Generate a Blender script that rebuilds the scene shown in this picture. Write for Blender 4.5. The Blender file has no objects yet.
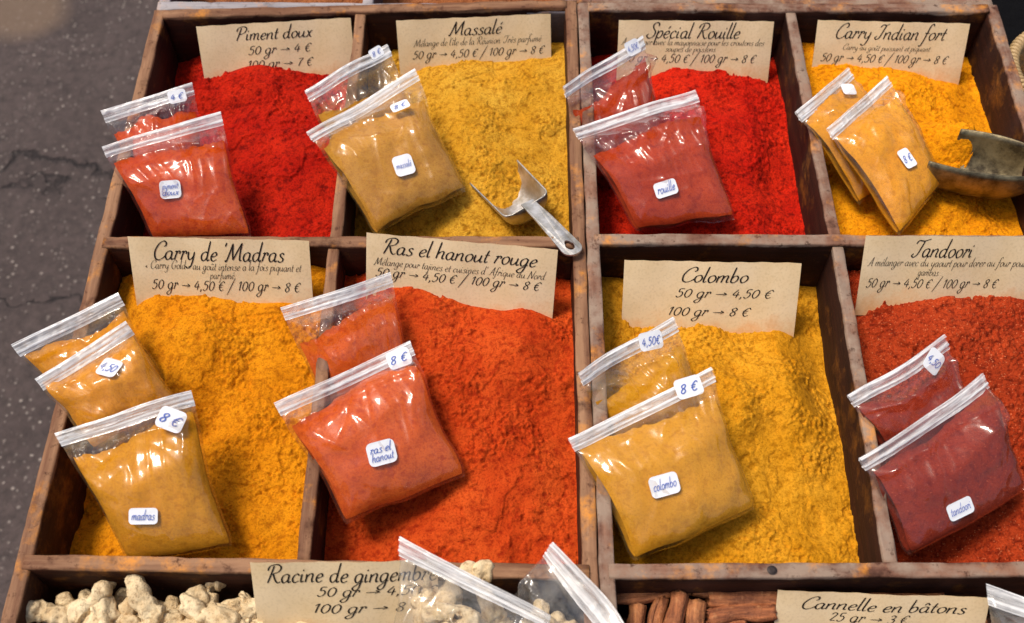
import bpy, math, random
import numpy as np
from mathutils import Vector, Matrix
from mathutils.geometry import tessellate_polygon

# ------------------------------------------------------------------ camera, sky, sun, exposure
SC = bpy.context.scene
COL = SC.collection
R = math.radians
ZR = 0.86            # height of the tray rims above the asphalt
H = 0.78             # camera height above the rims
F = 1100.0           # focal length in pixels of the 1024 wide picture
PITCH = R(57.5)
CX, CY = 512.0, 311.5
cam_d = bpy.data.cameras.new('camera')
cam = bpy.data.objects.new('camera', cam_d); COL.objects.link(cam)
cam_d.sensor_width = 36; cam_d.lens = F/1024*36
cam_d.clip_start = 0.02; cam_d.clip_end = 500
cam.location = (0, 0, ZR+H); cam.rotation_euler = (math.pi/2-PITCH, 0, 0)
cam_d.dof.use_dof = True; cam_d.dof.focus_distance = 0.93; cam_d.dof.aperture_fstop = 8
SC.camera = cam

SUN_EL, SUN_AZ = 66.0, -72.0      # azimuth from +Y towards +X
w = bpy.data.worlds.new('World'); SC.world = w; w.use_nodes = True
nt = w.node_tree; bg = nt.nodes['Background']
sky = nt.nodes.new('ShaderNodeTexSky'); sky.sky_type = 'NISHITA'; sky.sun_disc = False
sky.sun_elevation = R(SUN_EL); sky.sun_rotation = R(SUN_AZ); sky.dust_density = 4.0; sky.air_density = 1.0; sky.ozone_density = 1.0
nt.links.new(sky.outputs[0], bg.inputs[0]); bg.inputs[1].default_value = 0.12
sl = bpy.data.lights.new('sun', 'SUN'); sl.energy = 2.6; sl.angle = R(16); sl.color = (1, .95, .88)
so = bpy.data.objects.new('sun', sl); COL.objects.link(so); so.location = (-3, 0, 5)
sd = Vector((math.cos(R(SUN_EL))*math.sin(R(SUN_AZ)), math.cos(R(SUN_EL))*math.cos(R(SUN_AZ)), math.sin(R(SUN_EL))))
so.rotation_euler = sd.to_track_quat('Z', 'Y').to_euler()
SC.view_settings.view_transform = 'Standard'; SC.view_settings.look = 'None'
SC.view_settings.exposure = 0.18; SC.view_settings.gamma = 1
SC.view_settings.use_white_balance = True; SC.view_settings.white_balance_temperature = 6950
SC.render.engine = 'CYCLES'
SC.cycles.max_bounces = 12; SC.cycles.transparent_max_bounces = 40
SC.cycles.diffuse_bounces = 3; SC.cycles.glossy_bounces = 3; SC.cycles.transmission_bounces = 6
SC.cycles.use_denoising = True; SC.cycles.sample_clamp_indirect = 6

# ------------------------------------------------------------------ helpers
def P(px, py, z=0.0):
    """point of the plane z metres above the rims that lies behind a picture position"""
    cx, cy, cz = px-CX, -(py-CY), -F
    a = math.pi/2-PITCH
    d = Vector((cx, cy*math.cos(a)-cz*math.sin(a), cy*math.sin(a)+cz*math.cos(a)))
    t = (z-H)/d.z
    return Vector((d.x*t, d.y*t, ZR+z))

def proj(v):
    a = math.pi/2-PITCH
    x, y, z = v[0], v[1], v[2]-ZR-H
    yy = y*math.cos(a)+z*math.sin(a); zz = -y*math.sin(a)+z*math.cos(a)
    return (CX+F*x/-zz, CY-F*yy/-zz)

def mk(name, verts, faces, mat, parent=None, smooth=True, loc=None):
    """one mesh object from world-space vertices, its origin at loc or at its parent"""
    v = np.asarray([tuple(p) for p in verts], dtype=np.float64) if not isinstance(verts, np.ndarray) else verts
    o_loc = Vector(loc) if loc is not None else Vector((0, 0, 0))
    base = Vector((0, 0, 0))
    p = parent
    while p is not None:
        base += p.location; p = p.parent
    if parent is not None and loc is None: sh = base
    else: sh = o_loc if loc is not None else base
    v = v-np.array(sh)[None, :]
    me = bpy.data.meshes.new(name)
    if isinstance(faces, np.ndarray):
        nf = len(faces); k = faces.shape[1]
        me.vertices.add(len(v)); me.vertices.foreach_set('co', v.astype(np.float32).ravel())
        me.loops.add(nf*k); me.loops.foreach_set('vertex_index', faces.astype(np.int32).ravel())
        me.polygons.add(nf); me.polygons.foreach_set('loop_start', np.arange(nf, dtype=np.int32)*k)
        me.update(calc_edges=True)
    else:
        me.from_pydata(v.tolist(), [], faces)
    me.validate()
    if smooth: me.polygons.foreach_set('use_smooth', [True]*len(me.polygons))
    if mat: me.materials.append(mat)
    o = bpy.data.objects.new(name, me); COL.objects.link(o)
    if parent is not None:
        o.parent = parent
        o.location = sh-base
    else: o.location = sh
    return o

def empty(name, loc, label, cat, group=None):
    o = bpy.data.objects.new(name, None); COL.objects.link(o); o.location = loc
    o.empty_display_size = .03
    return tag(o, label, cat, group)

def tag(o, label, cat, group=None):
    o['label'] = label; o['category'] = cat
    if group: o['group'] = group
    return o

def grid_faces(nu, nv, off=0, flip=False):
    i, j = np.meshgrid(np.arange(nu-1), np.arange(nv-1), indexing='xy')
    a = (j*nu+i).ravel()+off
    f = np.stack([a, a+1, a+nu+1, a+nu], 1)
    return f[:, ::-1] if flip else f

# numpy value noise
_rs = np.random.RandomState(7)
_LAT = _rs.rand(256, 256)
def vnoise(x, y, seed=0):
    x = np.asarray(x, float)+seed*17.31; y = np.asarray(y, float)+seed*9.73
    xi = np.floor(x).astype(int); yi = np.floor(y).astype(int)
    fx = x-xi; fy = y-yi
    fx = fx*fx*fx*(fx*(fx*6-15)+10); fy = fy*fy*fy*(fy*(fy*6-15)+10)
    g = lambda a, b: _LAT[a & 255, b & 255]
    return ((g(xi, yi)*(1-fx)+g(xi+1, yi)*fx)*(1-fy)+(g(xi, yi+1)*(1-fx)+g(xi+1, yi+1)*fx)*fy)*2-1
def fbm(x, y, oct=4, seed=0, gain=.5):
    s = 0; a = 1.0; c, sn = math.cos(.6), math.sin(.6)
    for k in range(oct):
        s = s+a*vnoise(x, y, seed+k*3)
        x, y = (c*x-sn*y)*2.03, (sn*x+c*y)*2.03; a *= gain
    return s
def sstep(a, b, x):
    t = np.clip((x-a)/(b-a), 0, 1); return t*t*(3-2*t)

# ------------------------------------------------------------------ materials
def srgb(r, g, b):
    return tuple(((c/255)/12.92 if c/255 <= .04045 else ((c/255+.055)/1.055)**2.4) for c in (r, g, b))+(1,)

def newmat(name):
    m = bpy.data.materials.new(name); m.use_nodes = True
    n = m.node_tree; b = n.nodes['Principled BSDF']
    return m, n, b
def node(n, t, **kw):
    x = n.nodes.new(t)
    for k, v in kw.items():
        if k in x.inputs: x.inputs[k].default_value = v
        else: setattr(x, k, v)
    return x
def ramp(n, fac, stops):
    r = n.nodes.new('ShaderNodeValToRGB'); e = r.color_ramp.elements
    while len(e) < len(stops): e.new(.5)
    for i, (p, c) in enumerate(stops):
        e[i].position = p; e[i].color = c if len(c) == 4 else (*c, 1)
    n.links.new(fac, r.inputs[0]); return r.outputs[0]
def mixc(n, fac, a, b, mode='MIX'):
    x = n.nodes.new('ShaderNodeMix'); x.data_type = 'RGBA'; x.blend_type = mode
    for s, v in ((x.inputs[0], fac), (x.inputs[6], a), (x.inputs[7], b)):
        if isinstance(v, (int, float)): s.default_value = v
        elif isinstance(v, tuple): s.default_value = v
        else: n.links.new(v, s)
    return x.outputs[2]
def mth(n, op, a, b=0.0, clamp=False):
    x = n.nodes.new('ShaderNodeMath'); x.operation = op; x.use_clamp = clamp
    for s, v in ((x.inputs[0], a), (x.inputs[1], b)):
        if isinstance(v, (int, float)): s.default_value = v
        else: n.links.new(v, s)
    return x.outputs[0]
def nz(n, co, scale, detail=4, rough=.55):
    x = n.nodes.new('ShaderNodeTexNoise'); x.inputs['Scale'].default_value = scale
    x.inputs['Detail'].default_value = detail; x.inputs['Roughness'].default_value = rough
    if co is not None: n.links.new(co, x.inputs['Vector'])
    return x.outputs[0]
def bump(n, b, h, dist, strength=1.0):
    x = n.nodes.new('ShaderNodeBump'); x.inputs['Distance'].default_value = dist; x.inputs['Strength'].default_value = strength
    n.links.new(h, x.inputs['Height']); n.links.new(x.outputs[0], b.inputs['Normal'])
    return x

def powder_mat(name, c1, c2, c3, speck=None, speck_amt=.62, smooth=1.0):
    """ground spice: c1 dark grains and painted crevice shade, c2 body, c3 light crumbs"""
    m, n, b = newmat(name)
    co = n.nodes.new('ShaderNodeTexCoord').outputs['Object']
    big = nz(n, co, 22, 4, .6); mid = nz(n, co, 160, 4, .65); fine = nz(n, co, 560, 4, .75)
    col = mixc(n, ramp(n, big, [(.35, (0, 0, 0)), (.68, (1, 1, 1))]), c2, c3)
    col = mixc(n, ramp(n, mid, [(.34, (.85, .85, .85)), (.5, (0, 0, 0))]), col, c1)  # bump hollows take c1: crevice shade painted into the colour
    col = mixc(n, ramp(n, fine, [(.34, (.85, .85, .85)), (.50, (0, 0, 0))]), col, c1)
    if speck:
        v = n.nodes.new('ShaderNodeTexNoise'); v.inputs['Scale'].default_value = 620; v.inputs['Detail'].default_value = 1
        n.links.new(co, v.inputs['Vector'])
        col = mixc(n, ramp(n, v.outputs[0], [(speck_amt, (0, 0, 0)), (speck_amt+.06, (1, 1, 1))]), col, speck)
    n.links.new(col, b.inputs['Base Color'])
    b.inputs['Roughness'].default_value = .95; b.inputs['Specular IOR Level'].default_value = .12
    hh = mth(n, 'ADD', mth(n, 'MULTIPLY', mid, 1.0), mth(n, 'MULTIPLY', fine, .45))
    bump(n, b, hh, .0021*smooth, 1.0)
    return m

RED = powder_mat('red_pepper_powder', (.13, .002, .001, 1), (.42, .008, .003, 1), (.56, .020, .005, 1))
RED2 = powder_mat('red_rouille_powder', (.15, .002, .001, 1), (.50, .009, .003, 1), (.66, .024, .006, 1))
ORANGE = powder_mat('orange_red_spice', (.27, .015, .002, 1), (.52, .050, .007, 1), (.64, .09, .014, 1))
TAND = powder_mat('tandoori_powder', (.13, .008, .002, 1), (.35, .034, .008, 1), (.46, .055, .013, 1), (.58, .15, .06, 1), .66)
MASS = powder_mat('mustard_yellow_powder', (0.3162, 0.1209, 0.0054, 1), (0.5952, 0.279, 0.018, 1), (0.6882, 0.372, 0.0405, 1))
MADR = powder_mat('deep_yellow_powder', (0.3686, 0.1034, 0.002, 1), (0.6596, 0.2209, 0.005, 1), (0.7566, 0.2914, 0.01, 1))
INDI = powder_mat('bright_curry_powder', (0.475, 0.133, 0.003, 1), (0.798, 0.285, 0.005, 1), (0.874, 0.3515, 0.01, 1))
COLO = powder_mat('golden_powder', (0.3648, 0.138, 0.003, 1), (0.624, 0.2622, 0.01, 1), (0.7296, 0.3404, 0.024, 1))
B_RED = powder_mat('packed_red_powder', (0.4048, 0.03, 0.0032, 1), (0.5456, 0.05625, 0.0048, 1), (0.6512, 0.0975, 0.008, 1), smooth=.3)
B_RUST = powder_mat('packed_rust_powder', (0.306, 0.021, 0.0028, 1), (0.425, 0.0375, 0.0049, 1), (0.493, 0.05625, 0.0077, 1), smooth=.3)
B_MASS = powder_mat('packed_mustard_powder', (0.4114, 0.1619, 0.0144, 1), (0.5222, 0.2282, 0.0216, 1), (0.5776, 0.2797, 0.036, 1), smooth=.3)
B_MADR = powder_mat('packed_ochre_powder', (0.4988, 0.184, 0.0048, 1), (0.6364, 0.256, 0.0072, 1), (0.7052, 0.304, 0.0144, 1), smooth=.3)
B_MAD2 = powder_mat('packed_orange_curry', (0.516, 0.176, 0.004, 1), (0.6708, 0.248, 0.0056, 1), (0.7396, 0.296, 0.0128, 1), smooth=.3)
B_INDI = powder_mat('packed_curry_powder', (0.5704, 0.2064, 0.004, 1), (0.7544, 0.2924, 0.0056, 1), (0.8096, 0.3526, 0.0128, 1), smooth=.3)
B_COLO = powder_mat('packed_golden_powder', (0.4988, 0.2, 0.0064, 1), (0.6192, 0.268, 0.0104, 1), (0.688, 0.32, 0.0208, 1), smooth=.3)
B_RAS = powder_mat('packed_orange_powder', (0.4576, 0.0504, 0.0056, 1), (0.616, 0.09, 0.0084, 1), (0.704, 0.1296, 0.0154, 1), smooth=.3)
B_TAND = powder_mat('packed_brick_powder', (0.1615, 0.0105, 0.0032, 1), (0.2465, 0.021, 0.0056, 1), (0.306, 0.0315, 0.008, 1), (0.408, 0.075, 0.032, 1), .68, smooth=.3)
BROWN = powder_mat('brown_spice', (.12, .03, .01, 1), (.28, .09, .03, 1), (.36, .13, .05, 1))

def wood_mat(name, light, light2, dark, dark2, dust=(.75, .28, .03, 1), grey=None):
    m, n, b = newmat(name)
    co = n.nodes.new('ShaderNodeTexCoord').outputs['Object']
    oi = n.nodes.new('ShaderNodeObjectInfo')
    mp = n.nodes.new('ShaderNodeMapping'); n.links.new(co, mp.inputs[0]); mp.inputs['Scale'].default_value = (4, 55, 55)
    rnd = n.nodes.new('ShaderNodeCombineXYZ')
    for i in range(3): n.links.new(mth(n, 'MULTIPLY', oi.outputs['Random'], 37.0+i*11), rnd.inputs[i])
    n.links.new(rnd.outputs[0], mp.inputs['Location'])
    grain = nz(n, mp.outputs[0], 1.6, 6, .65)
    mp2 = n.nodes.new('ShaderNodeMapping'); n.links.new(co, mp2.inputs[0]); n.links.new(rnd.outputs[0], mp2.inputs['Location'])
    blot = nz(n, mp2.outputs[0], 26, 5, .65); fleck = nz(n, mp2.outputs[0], 130, 4, .7)
    top = mixc(n, ramp(n, grain, [(.40, (0, 0, 0)), (.60, (1, 1, 1))]), light, light2)
    if grey: top = mixc(n, ramp(n, blot, [(.42, (0, 0, 0)), (.6, (1, 1, 1))]), top, grey)
    top = mixc(n, ramp(n, fleck, [(.30, (.8, .8, .8)), (.42, (0, 0, 0))]), top, dark2)
    top = mixc(n, ramp(n, blot, [(.28, (.75, .75, .75)), (.42, (0, 0, 0))]), top, dark2)
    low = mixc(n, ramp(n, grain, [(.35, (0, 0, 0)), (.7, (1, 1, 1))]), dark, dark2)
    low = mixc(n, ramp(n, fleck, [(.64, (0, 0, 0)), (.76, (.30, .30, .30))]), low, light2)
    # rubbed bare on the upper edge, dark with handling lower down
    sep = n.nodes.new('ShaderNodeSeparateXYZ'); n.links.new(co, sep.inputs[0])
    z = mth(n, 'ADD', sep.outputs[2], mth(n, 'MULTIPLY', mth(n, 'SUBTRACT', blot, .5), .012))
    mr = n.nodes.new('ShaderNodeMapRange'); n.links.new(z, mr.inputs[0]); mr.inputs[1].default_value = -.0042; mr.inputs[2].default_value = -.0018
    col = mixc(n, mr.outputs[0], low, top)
    d = nz(n, mp2.outputs[0], 24, 5, .7)
    dm = mth(n, 'MULTIPLY', ramp(n, d, [(.54, (0, 0, 0)), (.68, (.8, .8, .8))]), ramp(n, fleck, [(.38, (.25, .25, .25)), (.6, (1, 1, 1))]))
    dm = mth(n, 'MULTIPLY', dm, mth(n, 'ADD', mth(n, 'MULTIPLY', mr.outputs[0], .6), .25))
    col = mixc(n, dm, col, dust)
    n.links.new(col, b.inputs['Base Color'])
    b.inputs['Roughness'].default_value = .7; b.inputs['Specular IOR Level'].default_value = .2
    bump(n, b, mth(n, 'ADD', grain, mth(n, 'MULTIPLY', fleck, .5)), .0012, .8)
    return m
WOOD = wood_mat('worn_brown_wood', (.31, .165, .09, 1), (.16, .07, .037, 1), (.022, .006, .003, 1), (.055, .015, .006, 1))
WOOD2 = wood_mat('worn_reddish_wood', (.25, .125, .08, 1), (.12, .05, .032, 1), (.016, .005, .003, 1), (.042, .012, .006, 1), grey=(.28, .20, .15, 1))
GREYW = wood_mat('grey_weathered_wood', (.36, .33, .34, 1), (.22, .20, .22, 1), (.06, .04, .04, 1), (.10, .08, .08, 1))

def film_mat(name, dust, dust_amt=.10):
    m = bpy.data.materials.new(name); m.use_nodes = True; n = m.node_tree
    n.nodes.clear()
    out = n.nodes.new('ShaderNodeOutputMaterial')
    tr = n.nodes.new('ShaderNodeBsdfTransparent'); tr.inputs[0].default_value = (.97, .97, .97, 1)
    gl = n.nodes.new('ShaderNodeBsdfGlossy'); gl.inputs['Roughness'].default_value = .09; gl.inputs[0].default_value = (1, 1, 1, 1)
    co = n.nodes.new('ShaderNodeTexCoord').outputs['Object']
    fr = n.nodes.new('ShaderNodeLayerWeight'); fr.inputs[0].default_value = .5
    f2 = mth(n, 'ADD', mth(n, 'MULTIPLY', mth(n, 'POWER', fr.outputs['Facing'], 4.0), .8), .062, True)
    bp = n.nodes.new('ShaderNodeBump'); bp.inputs['Distance'].default_value = .003; bp.inputs['Strength'].default_value = .25
    w1 = nz(n, co, 38, 3, .6)
    n.links.new(w1, bp.inputs['Height'])
    n.links.new(bp.outputs[0], gl.inputs['Normal']); n.links.new(bp.outputs[0], fr.inputs['Normal'])
    g2 = n.nodes.new('ShaderNodeBsdfGlossy'); g2.inputs['Roughness'].default_value = .30; n.links.new(bp.outputs[0], g2.inputs['Normal'])
    gm_ = n.nodes.new('ShaderNodeMixShader'); gm_.inputs[0].default_value = .4
    n.links.new(gl.outputs[0], gm_.inputs[1]); n.links.new(g2.outputs[0], gm_.inputs[2])
    di = n.nodes.new('ShaderNodeBsdfDiffuse'); di.inputs[0].default_value = dust
    m0 = n.nodes.new('ShaderNodeMixShader')
    n.links.new(mth(n, 'MULTIPLY', ramp(n, nz(n, co, 55, 5, .65), [(.40, (0, 0, 0)), (.66, (1, 1, 1))]), dust_amt*1.3), m0.inputs[0])
    n.links.new(tr.outputs[0], m0.inputs[1]); n.links.new(di.outputs[0], m0.inputs[2])
    hz = n.nodes.new('ShaderNodeBsdfDiffuse'); hz.inputs[0].default_value = (.85, .86, .88, 1)
    m1 = n.nodes.new('ShaderNodeMixShader'); m1.inputs[0].default_value = .008
    n.links.new(m0.outputs[0], m1.inputs[1]); n.links.new(hz.outputs[0], m1.inputs[2])
    m2 = n.nodes.new('ShaderNodeMixShader'); n.links.new(f2, m2.inputs[0])
    n.links.new(m1.outputs[0], m2.inputs[1]); n.links.new(gm_.outputs[0], m2.inputs[2])
    n.links.new(m2.outputs[0], out.inputs[0])
    return m
FILMS = {}
def film_for(c):
    if c not in FILMS: FILMS[c] = film_mat('clear_plastic_film', c)
    return FILMS[c]

def seal_mat():
    m = bpy.data.materials.new('milky_zip_plastic'); m.use_nodes = True; n = m.node_tree
    b = n.nodes['Principled BSDF']; out = n.nodes['Material Output']
    at = n.nodes.new('ShaderNodeAttribute'); at.attribute_name = 'strip'
    b.inputs['Base Color'].default_value = (.93, .93, .93, 1); b.inputs['Roughness'].default_value = .14
    b.inputs['Specular IOR Level'].default_value = 1.0
    a = nz(n, at.outputs['Vector'], 1.0, 4, .6)
    bump(n, b, a, .003, .6)
    tr = n.nodes.new('ShaderNodeBsdfTransparent'); tr.inputs[0].default_value = (.97, .97, .97, 1)
    mx = n.nodes.new('ShaderNodeMixShader')
    sp = n.nodes.new('ShaderNodeSeparateXYZ'); n.links.new(at.outputs['Vector'], sp.inputs[0])
    band = ramp(n, sp.outputs[2], [(0, (.75, .75, .75)), (.06, (.25, .25, .25)), (.15, (.5, .5, .5)), (.22, (.12, .12, .12)), (.60, (.15, .15, .15)), (.70, (.7, .7, .7)), (.80, (.15, .15, .15)), (.93, (.25, .25, .25)), (1, (.6, .6, .6))])
    n.links.new(mth(n, 'ADD', mth(n, 'MULTIPLY', band, 1.0), ramp(n, a, [(.40, (0, 0, 0)), (.62, (.6, .6, .6))]), True), mx.inputs[0])
    n.links.new(tr.outputs[0], mx.inputs[1]); n.links.new(b.outputs[0], mx.inputs[2]); n.links.new(mx.outputs[0], out.inputs[0])
    return m
SEAL = seal_mat()

def card_mat():
    m, n, b = newmat('parchment_card')
    co = n.nodes.new('ShaderNodeTexCoord').outputs['Object']
    at = n.nodes.new('ShaderNodeAttribute'); at.attribute_name = 'down'
    a = nz(n, co, 30, 5, .6); f = nz(n, co, 500, 2, .5)
    col = mixc(n, ramp(n, a, [(.3, (0, 0, 0)), (.7, (1, 1, 1))]), (.74, .55, .31, 1), (.84, .66, .42, 1))
    col = mixc(n, ramp(n, f, [(.3, (.2, .2, .2)), (.5, (0, 0, 0))]), col, (.40, .26, .12, 1))
    st = mth(n, 'ADD', at.outputs['Fac'], mth(n, 'MULTIPLY', mth(n, 'SUBTRACT', nz(n, co, 60, 5, .7), .5), 1.0))
    col = mixc(n, ramp(n, st, [(.66, (0, 0, 0)), (.98, (.55, .55, .55))]), col, (.66, .26, .04, 1))
    n.links.new(col, b.inputs['Base Color']); b.inputs['Roughness'].default_value = .6
    return m
CARD = card_mat()
def flat(name, c, rough=.6, metal=0, spec=.5):
    m, n, b = newmat(name); b.inputs['Base Color'].default_value = c; b.inputs['Roughness'].default_value = rough
    b.inputs['Metallic'].default_value = metal; b.inputs['Specular IOR Level'].default_value = spec
    return m
INK = flat('black_ink', (.022, .017, .014, 1), .7, 0, .1)
PEN = flat('blue_pen_ink', (.10, .16, .50, 1), .6, 0, .2)
STICK = flat('white_sticker_paper', (.80, .82, .86, 1), .5)
def metal_mat(name, c1, c2, rough, sc=60):
    m, n, b = newmat(name)
    co = n.nodes.new('ShaderNodeTexCoord').outputs['Object']
    a = nz(n, co, sc, 6, .7)
    n.links.new(mixc(n, ramp(n, a, [(.38, (0, 0, 0)), (.62, (1, 1, 1))]), c1, c2), b.inputs['Base Color'])
    b.inputs['Metallic'].default_value = .9
    n.links.new(mth(n, 'ADD', mth(n, 'MULTIPLY', a, .35), rough-.15), b.inputs['Roughness'])
    bump(n, b, nz(n, co, 300, 3, .6), .0006, .5)
    return m
ALU = metal_mat('dusty_aluminium', (.44, .40, .33, 1), (.70, .68, .66, 1), .42)
BRASS = metal_mat('tarnished_brass', (.09, .07, .045, 1), (.38, .31, .18, 1), .45, 45)

def ginger_mat():
    m, n, b = newmat('dried_ginger_skin')
    co = n.nodes.new('ShaderNodeTexCoord').outputs['Object']
    a = nz(n, co, 70, 5, .65); f = nz(n, co, 320, 4, .65)
    col = mixc(n, ramp(n, a, [(.35, (0, 0, 0)), (.62, (1, 1, 1))]), (.56, .39, .20, 1), (.80, .64, .40, 1))
    col = mixc(n, ramp(n, f, [(.32, (.8, .8, .8)), (.48, (0, 0, 0))]), col, (.26, .15, .07, 1))
    n.links.new(col, b.inputs['Base Color']); b.inputs['Roughness'].default_value = .8
    bump(n, b, mth(n, 'ADD', a, mth(n, 'MULTIPLY', f, .5)), .0035, .9)
    return m
GING = ginger_mat()
def cinn_mat():
    m, n, b = newmat('cinnamon_bark')
    co = n.nodes.new('ShaderNodeTexCoord').outputs['Object']
    oi = n.nodes.new('ShaderNodeObjectInfo')
    mp = n.nodes.new('ShaderNodeMapping'); n.links.new(co, mp.inputs[0]); mp.inputs['Scale'].default_value = (12, 110, 110)
    a = nz(n, mp.outputs[0], 2, 6, .65); f = nz(n, co, 200, 4, .6)
    base = mixc(n, oi.outputs['Random'], (.42, .13, .045, 1), (.62, .25, .09, 1))
    col = mixc(n, ramp(n, a, [(.38, (.8, .8, .8)), (.6, (0, 0, 0))]), base, (.12, .032, .014, 1))
    col = mixc(n, ramp(n, f, [(.55, (0, 0, 0)), (.72, (.5, .5, .5))]), col, (.60, .28, .12, 1))
    n.links.new(col, b.inputs['Base Color']); b.inputs['Roughness'].default_value = .75
    bump(n, b, mth(n, 'ADD', a, f), .002, .9)
    return m
CINN = cinn_mat()

# ------------------------------------------------------------------ ground
def asphalt():
    m, n, b = newmat('old_asphalt')
    co = n.nodes.new('ShaderNodeTexCoord').outputs['Object']
    big = nz(n, co, 3.2, 5, .6); mid = nz(n, co, 48, 6, .75)
    vo = n.nodes.new('ShaderNodeTexVoronoi'); vo.inputs['Scale'].default_value = 120; n.links.new(co, vo.inputs['Vector'])
    vs = n.nodes.new('ShaderNodeTexVoronoi'); vs.inputs['Scale'].default_value = 120; n.links.new(co, vs.inputs['Vector'])
    col = mixc(n, ramp(n, big, [(.35, (0, 0, 0)), (.65, (1, 1, 1))]), (.054, .036, .034, 1), (.088, .062, .058, 1))
    col = mixc(n, ramp(n, mid, [(.32, (.8, .8, .8)), (.60, (0, 0, 0))]), col, (.022, .015, .014, 1))
    sepc = n.nodes.new('ShaderNodeSeparateColor'); n.links.new(vs.outputs['Color'], sepc.inputs[0])
    stone = mth(n, 'MULTIPLY', mth(n, 'MULTIPLY', ramp(n, sepc.outputs[0], [(.60, (0, 0, 0)), (1.0, (1, 1, 1))]), ramp(n, nz(n, co, 14, 3, .6), [(.40, (.15, .15, .15)), (.62, (1, 1, 1))])), ramp(n, mth(n, 'ADD', vo.outputs['Distance'], mth(n, 'MULTIPLY', sepc.outputs[1], .25)), [(.28, (1, 1, 1)), (.5, (0, 0, 0))]))
    col = mixc(n, mth(n, 'MULTIPLY', stone, 1.0), col, (.40, .34, .30, 1))
    # cracks: wandering thin lines
    wp = n.nodes.new('ShaderNodeSeparateXYZ'); n.links.new(co, wp.inputs[0])
    wob = mth(n, 'MULTIPLY', mth(n, 'SUBTRACT', nz(n, co, 6, 6, .62), .5), .30)
    tot = None
    for (y0, sl_, wd) in CRACKS:
        ln = mth(n, 'ABSOLUTE', mth(n, 'SUBTRACT', mth(n, 'ADD', mth(n, 'ADD', wp.outputs[1], wob), mth(n, 'MULTIPLY', wp.outputs[0], sl_)), y0))
        ln = mth(n, 'SUBTRACT', 1.0, mth(n, 'DIVIDE', ln, wd), True)
        tot = ln if tot is None else mth(n, 'MAXIMUM', tot, ln)
    tot = mth(n, 'MULTIPLY', tot, ramp(n, nz(n, co, 4.5, 3), [(.40, (0, 0, 0)), (.52, (1, 1, 1))]))
    col = mixc(n, tot, col, (.018, .012, .012, 1))
    # a pale worn patch with a rounded outline
    c = P(25, 12, -ZR)
    dd = n.nodes.new('ShaderNodeVectorMath'); dd.operation = 'DISTANCE'
    n.links.new(co, dd.inputs[0]); dd.inputs[1].default_value = (c.x, c.y, 0)
    dn = mth(n, 'ADD', dd.outputs['Value'], mth(n, 'MULTIPLY', big, .06))
    col = mixc(n, ramp(n, dn, [(.085, (.45, .45, .45)), (.135, (0, 0, 0))]), col, (.24, .155, .095, 1))
    n.links.new(col, b.inputs['Base Color']); b.inputs['Roughness'].default_value = .85
    hh = mth(n, 'SUBTRACT', mth(n, 'ADD', mid, mth(n, 'MULTIPLY', stone, .6)), mth(n, 'MULTIPLY', tot, 1.5))
    bump(n, b, hh, .006, .9)
    return m
pc1, pc2 = P(0, 187, -ZR), P(60, 158, -ZR)
CRACKS = [(pc1.y, .05, .010), (pc2.y, -.10, .007), (P(60, 420, -ZR).y, .3, .004)]
g = mk('ground', [(-150, -150, 0), (150, -150, 0), (150, 150, 0), (-150, 150, 0)], [(0, 1, 2, 3)], asphalt(), smooth=False)
g['kind'] = 'structure'

# ------------------------------------------------------------------ stall table
def boxv(x0, x1, y0, y1, z0, z1):
    v = [(x, y, z) for z in (z0, z1) for y in (y0, y1) for x in (x0, x1)]
    f = [(0, 2, 3, 1), (4, 5, 7, 6), (0, 1, 5, 4), (2, 6, 7, 3), (0, 4, 6, 2), (1, 3, 7, 5)]
    return v, f

def board(name, a, b, th, hgt, mat, parent, ztop=0.0, seed=0, over=0.0):
    """plank from a to b (points on the rim plane), th thick, hgt deep, worn edges; grain runs along local x"""
    a = Vector((a[0], a[1], 0)); b = Vector((b[0], b[1], 0)); d = (b-a).normalized()
    a = a-d*over; b = b+d*over; L = (b-a).length
    prof = []
    r = .0016
    for cxs, czs, a0 in ((1, 0, 0), (-1, 0, 90), (-1, -1, 180), (1, -1, 270)):
        for k in range(3):
            an = R(a0+k*45)
            prof.append((cxs*(th/2-r)+r*math.cos(an), (czs*hgt+(-r if czs == 0 else r))+r*math.sin(an)))
    n = max(10, int(L/.006)); k = len(prof); vs = []
    rr = random.Random(seed)
    for i in range(n+1):
        x = L*i/n
        for j, (py, pz) in enumerate(prof):
            dy = .0005*float(vnoise(x*60, j*.7, seed+3)); dz = .0007*float(vnoise(x*90, j*.5, seed+5)) if pz > -.004 else 0
            vs.append((x-L/2, py+dy, pz+dz-abs(dz)))
    fs = [(i*k+j, i*k+(j+1) % k, (i+1)*k+(j+1) % k, (i+1)*k+j) for i in range(n) for j in range(k)]
    fs = [f[::-1] for f in fs]
    fs.append(tuple(range(k))); fs.append(tuple(n*k+j for j in range(k))[::-1])
    me = bpy.data.meshes.new(name); me.from_pydata(vs, [], fs); me.validate()
    me.polygons.foreach_set('use_smooth', [len(p.vertices) == 4 for p in me.polygons])
    me.materials.append(mat)
    o = bpy.data.objects.new(name, me); COL.objects.link(o)
    mid = (a+b)/2
    o.rotation_euler = (0, 0, math.atan2(d.y, d.x))
    base = parent.location if parent else Vector((0, 0, 0))
    o.location = Vector((mid.x, mid.y, ZR+ztop))-base
    if parent: o.parent = parent
    return o

def xy(p): return Vector((p.x, p.y))
def isect(a, b, c, d):
    a, b, c, d = xy(a), xy(b), xy(c), xy(d)
    r = b-a; s = d-c; t = ((c-a).x*s.y-(c-a).y*s.x)/(r.x*s.y-r.y*s.x)
    return a+r*t

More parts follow.
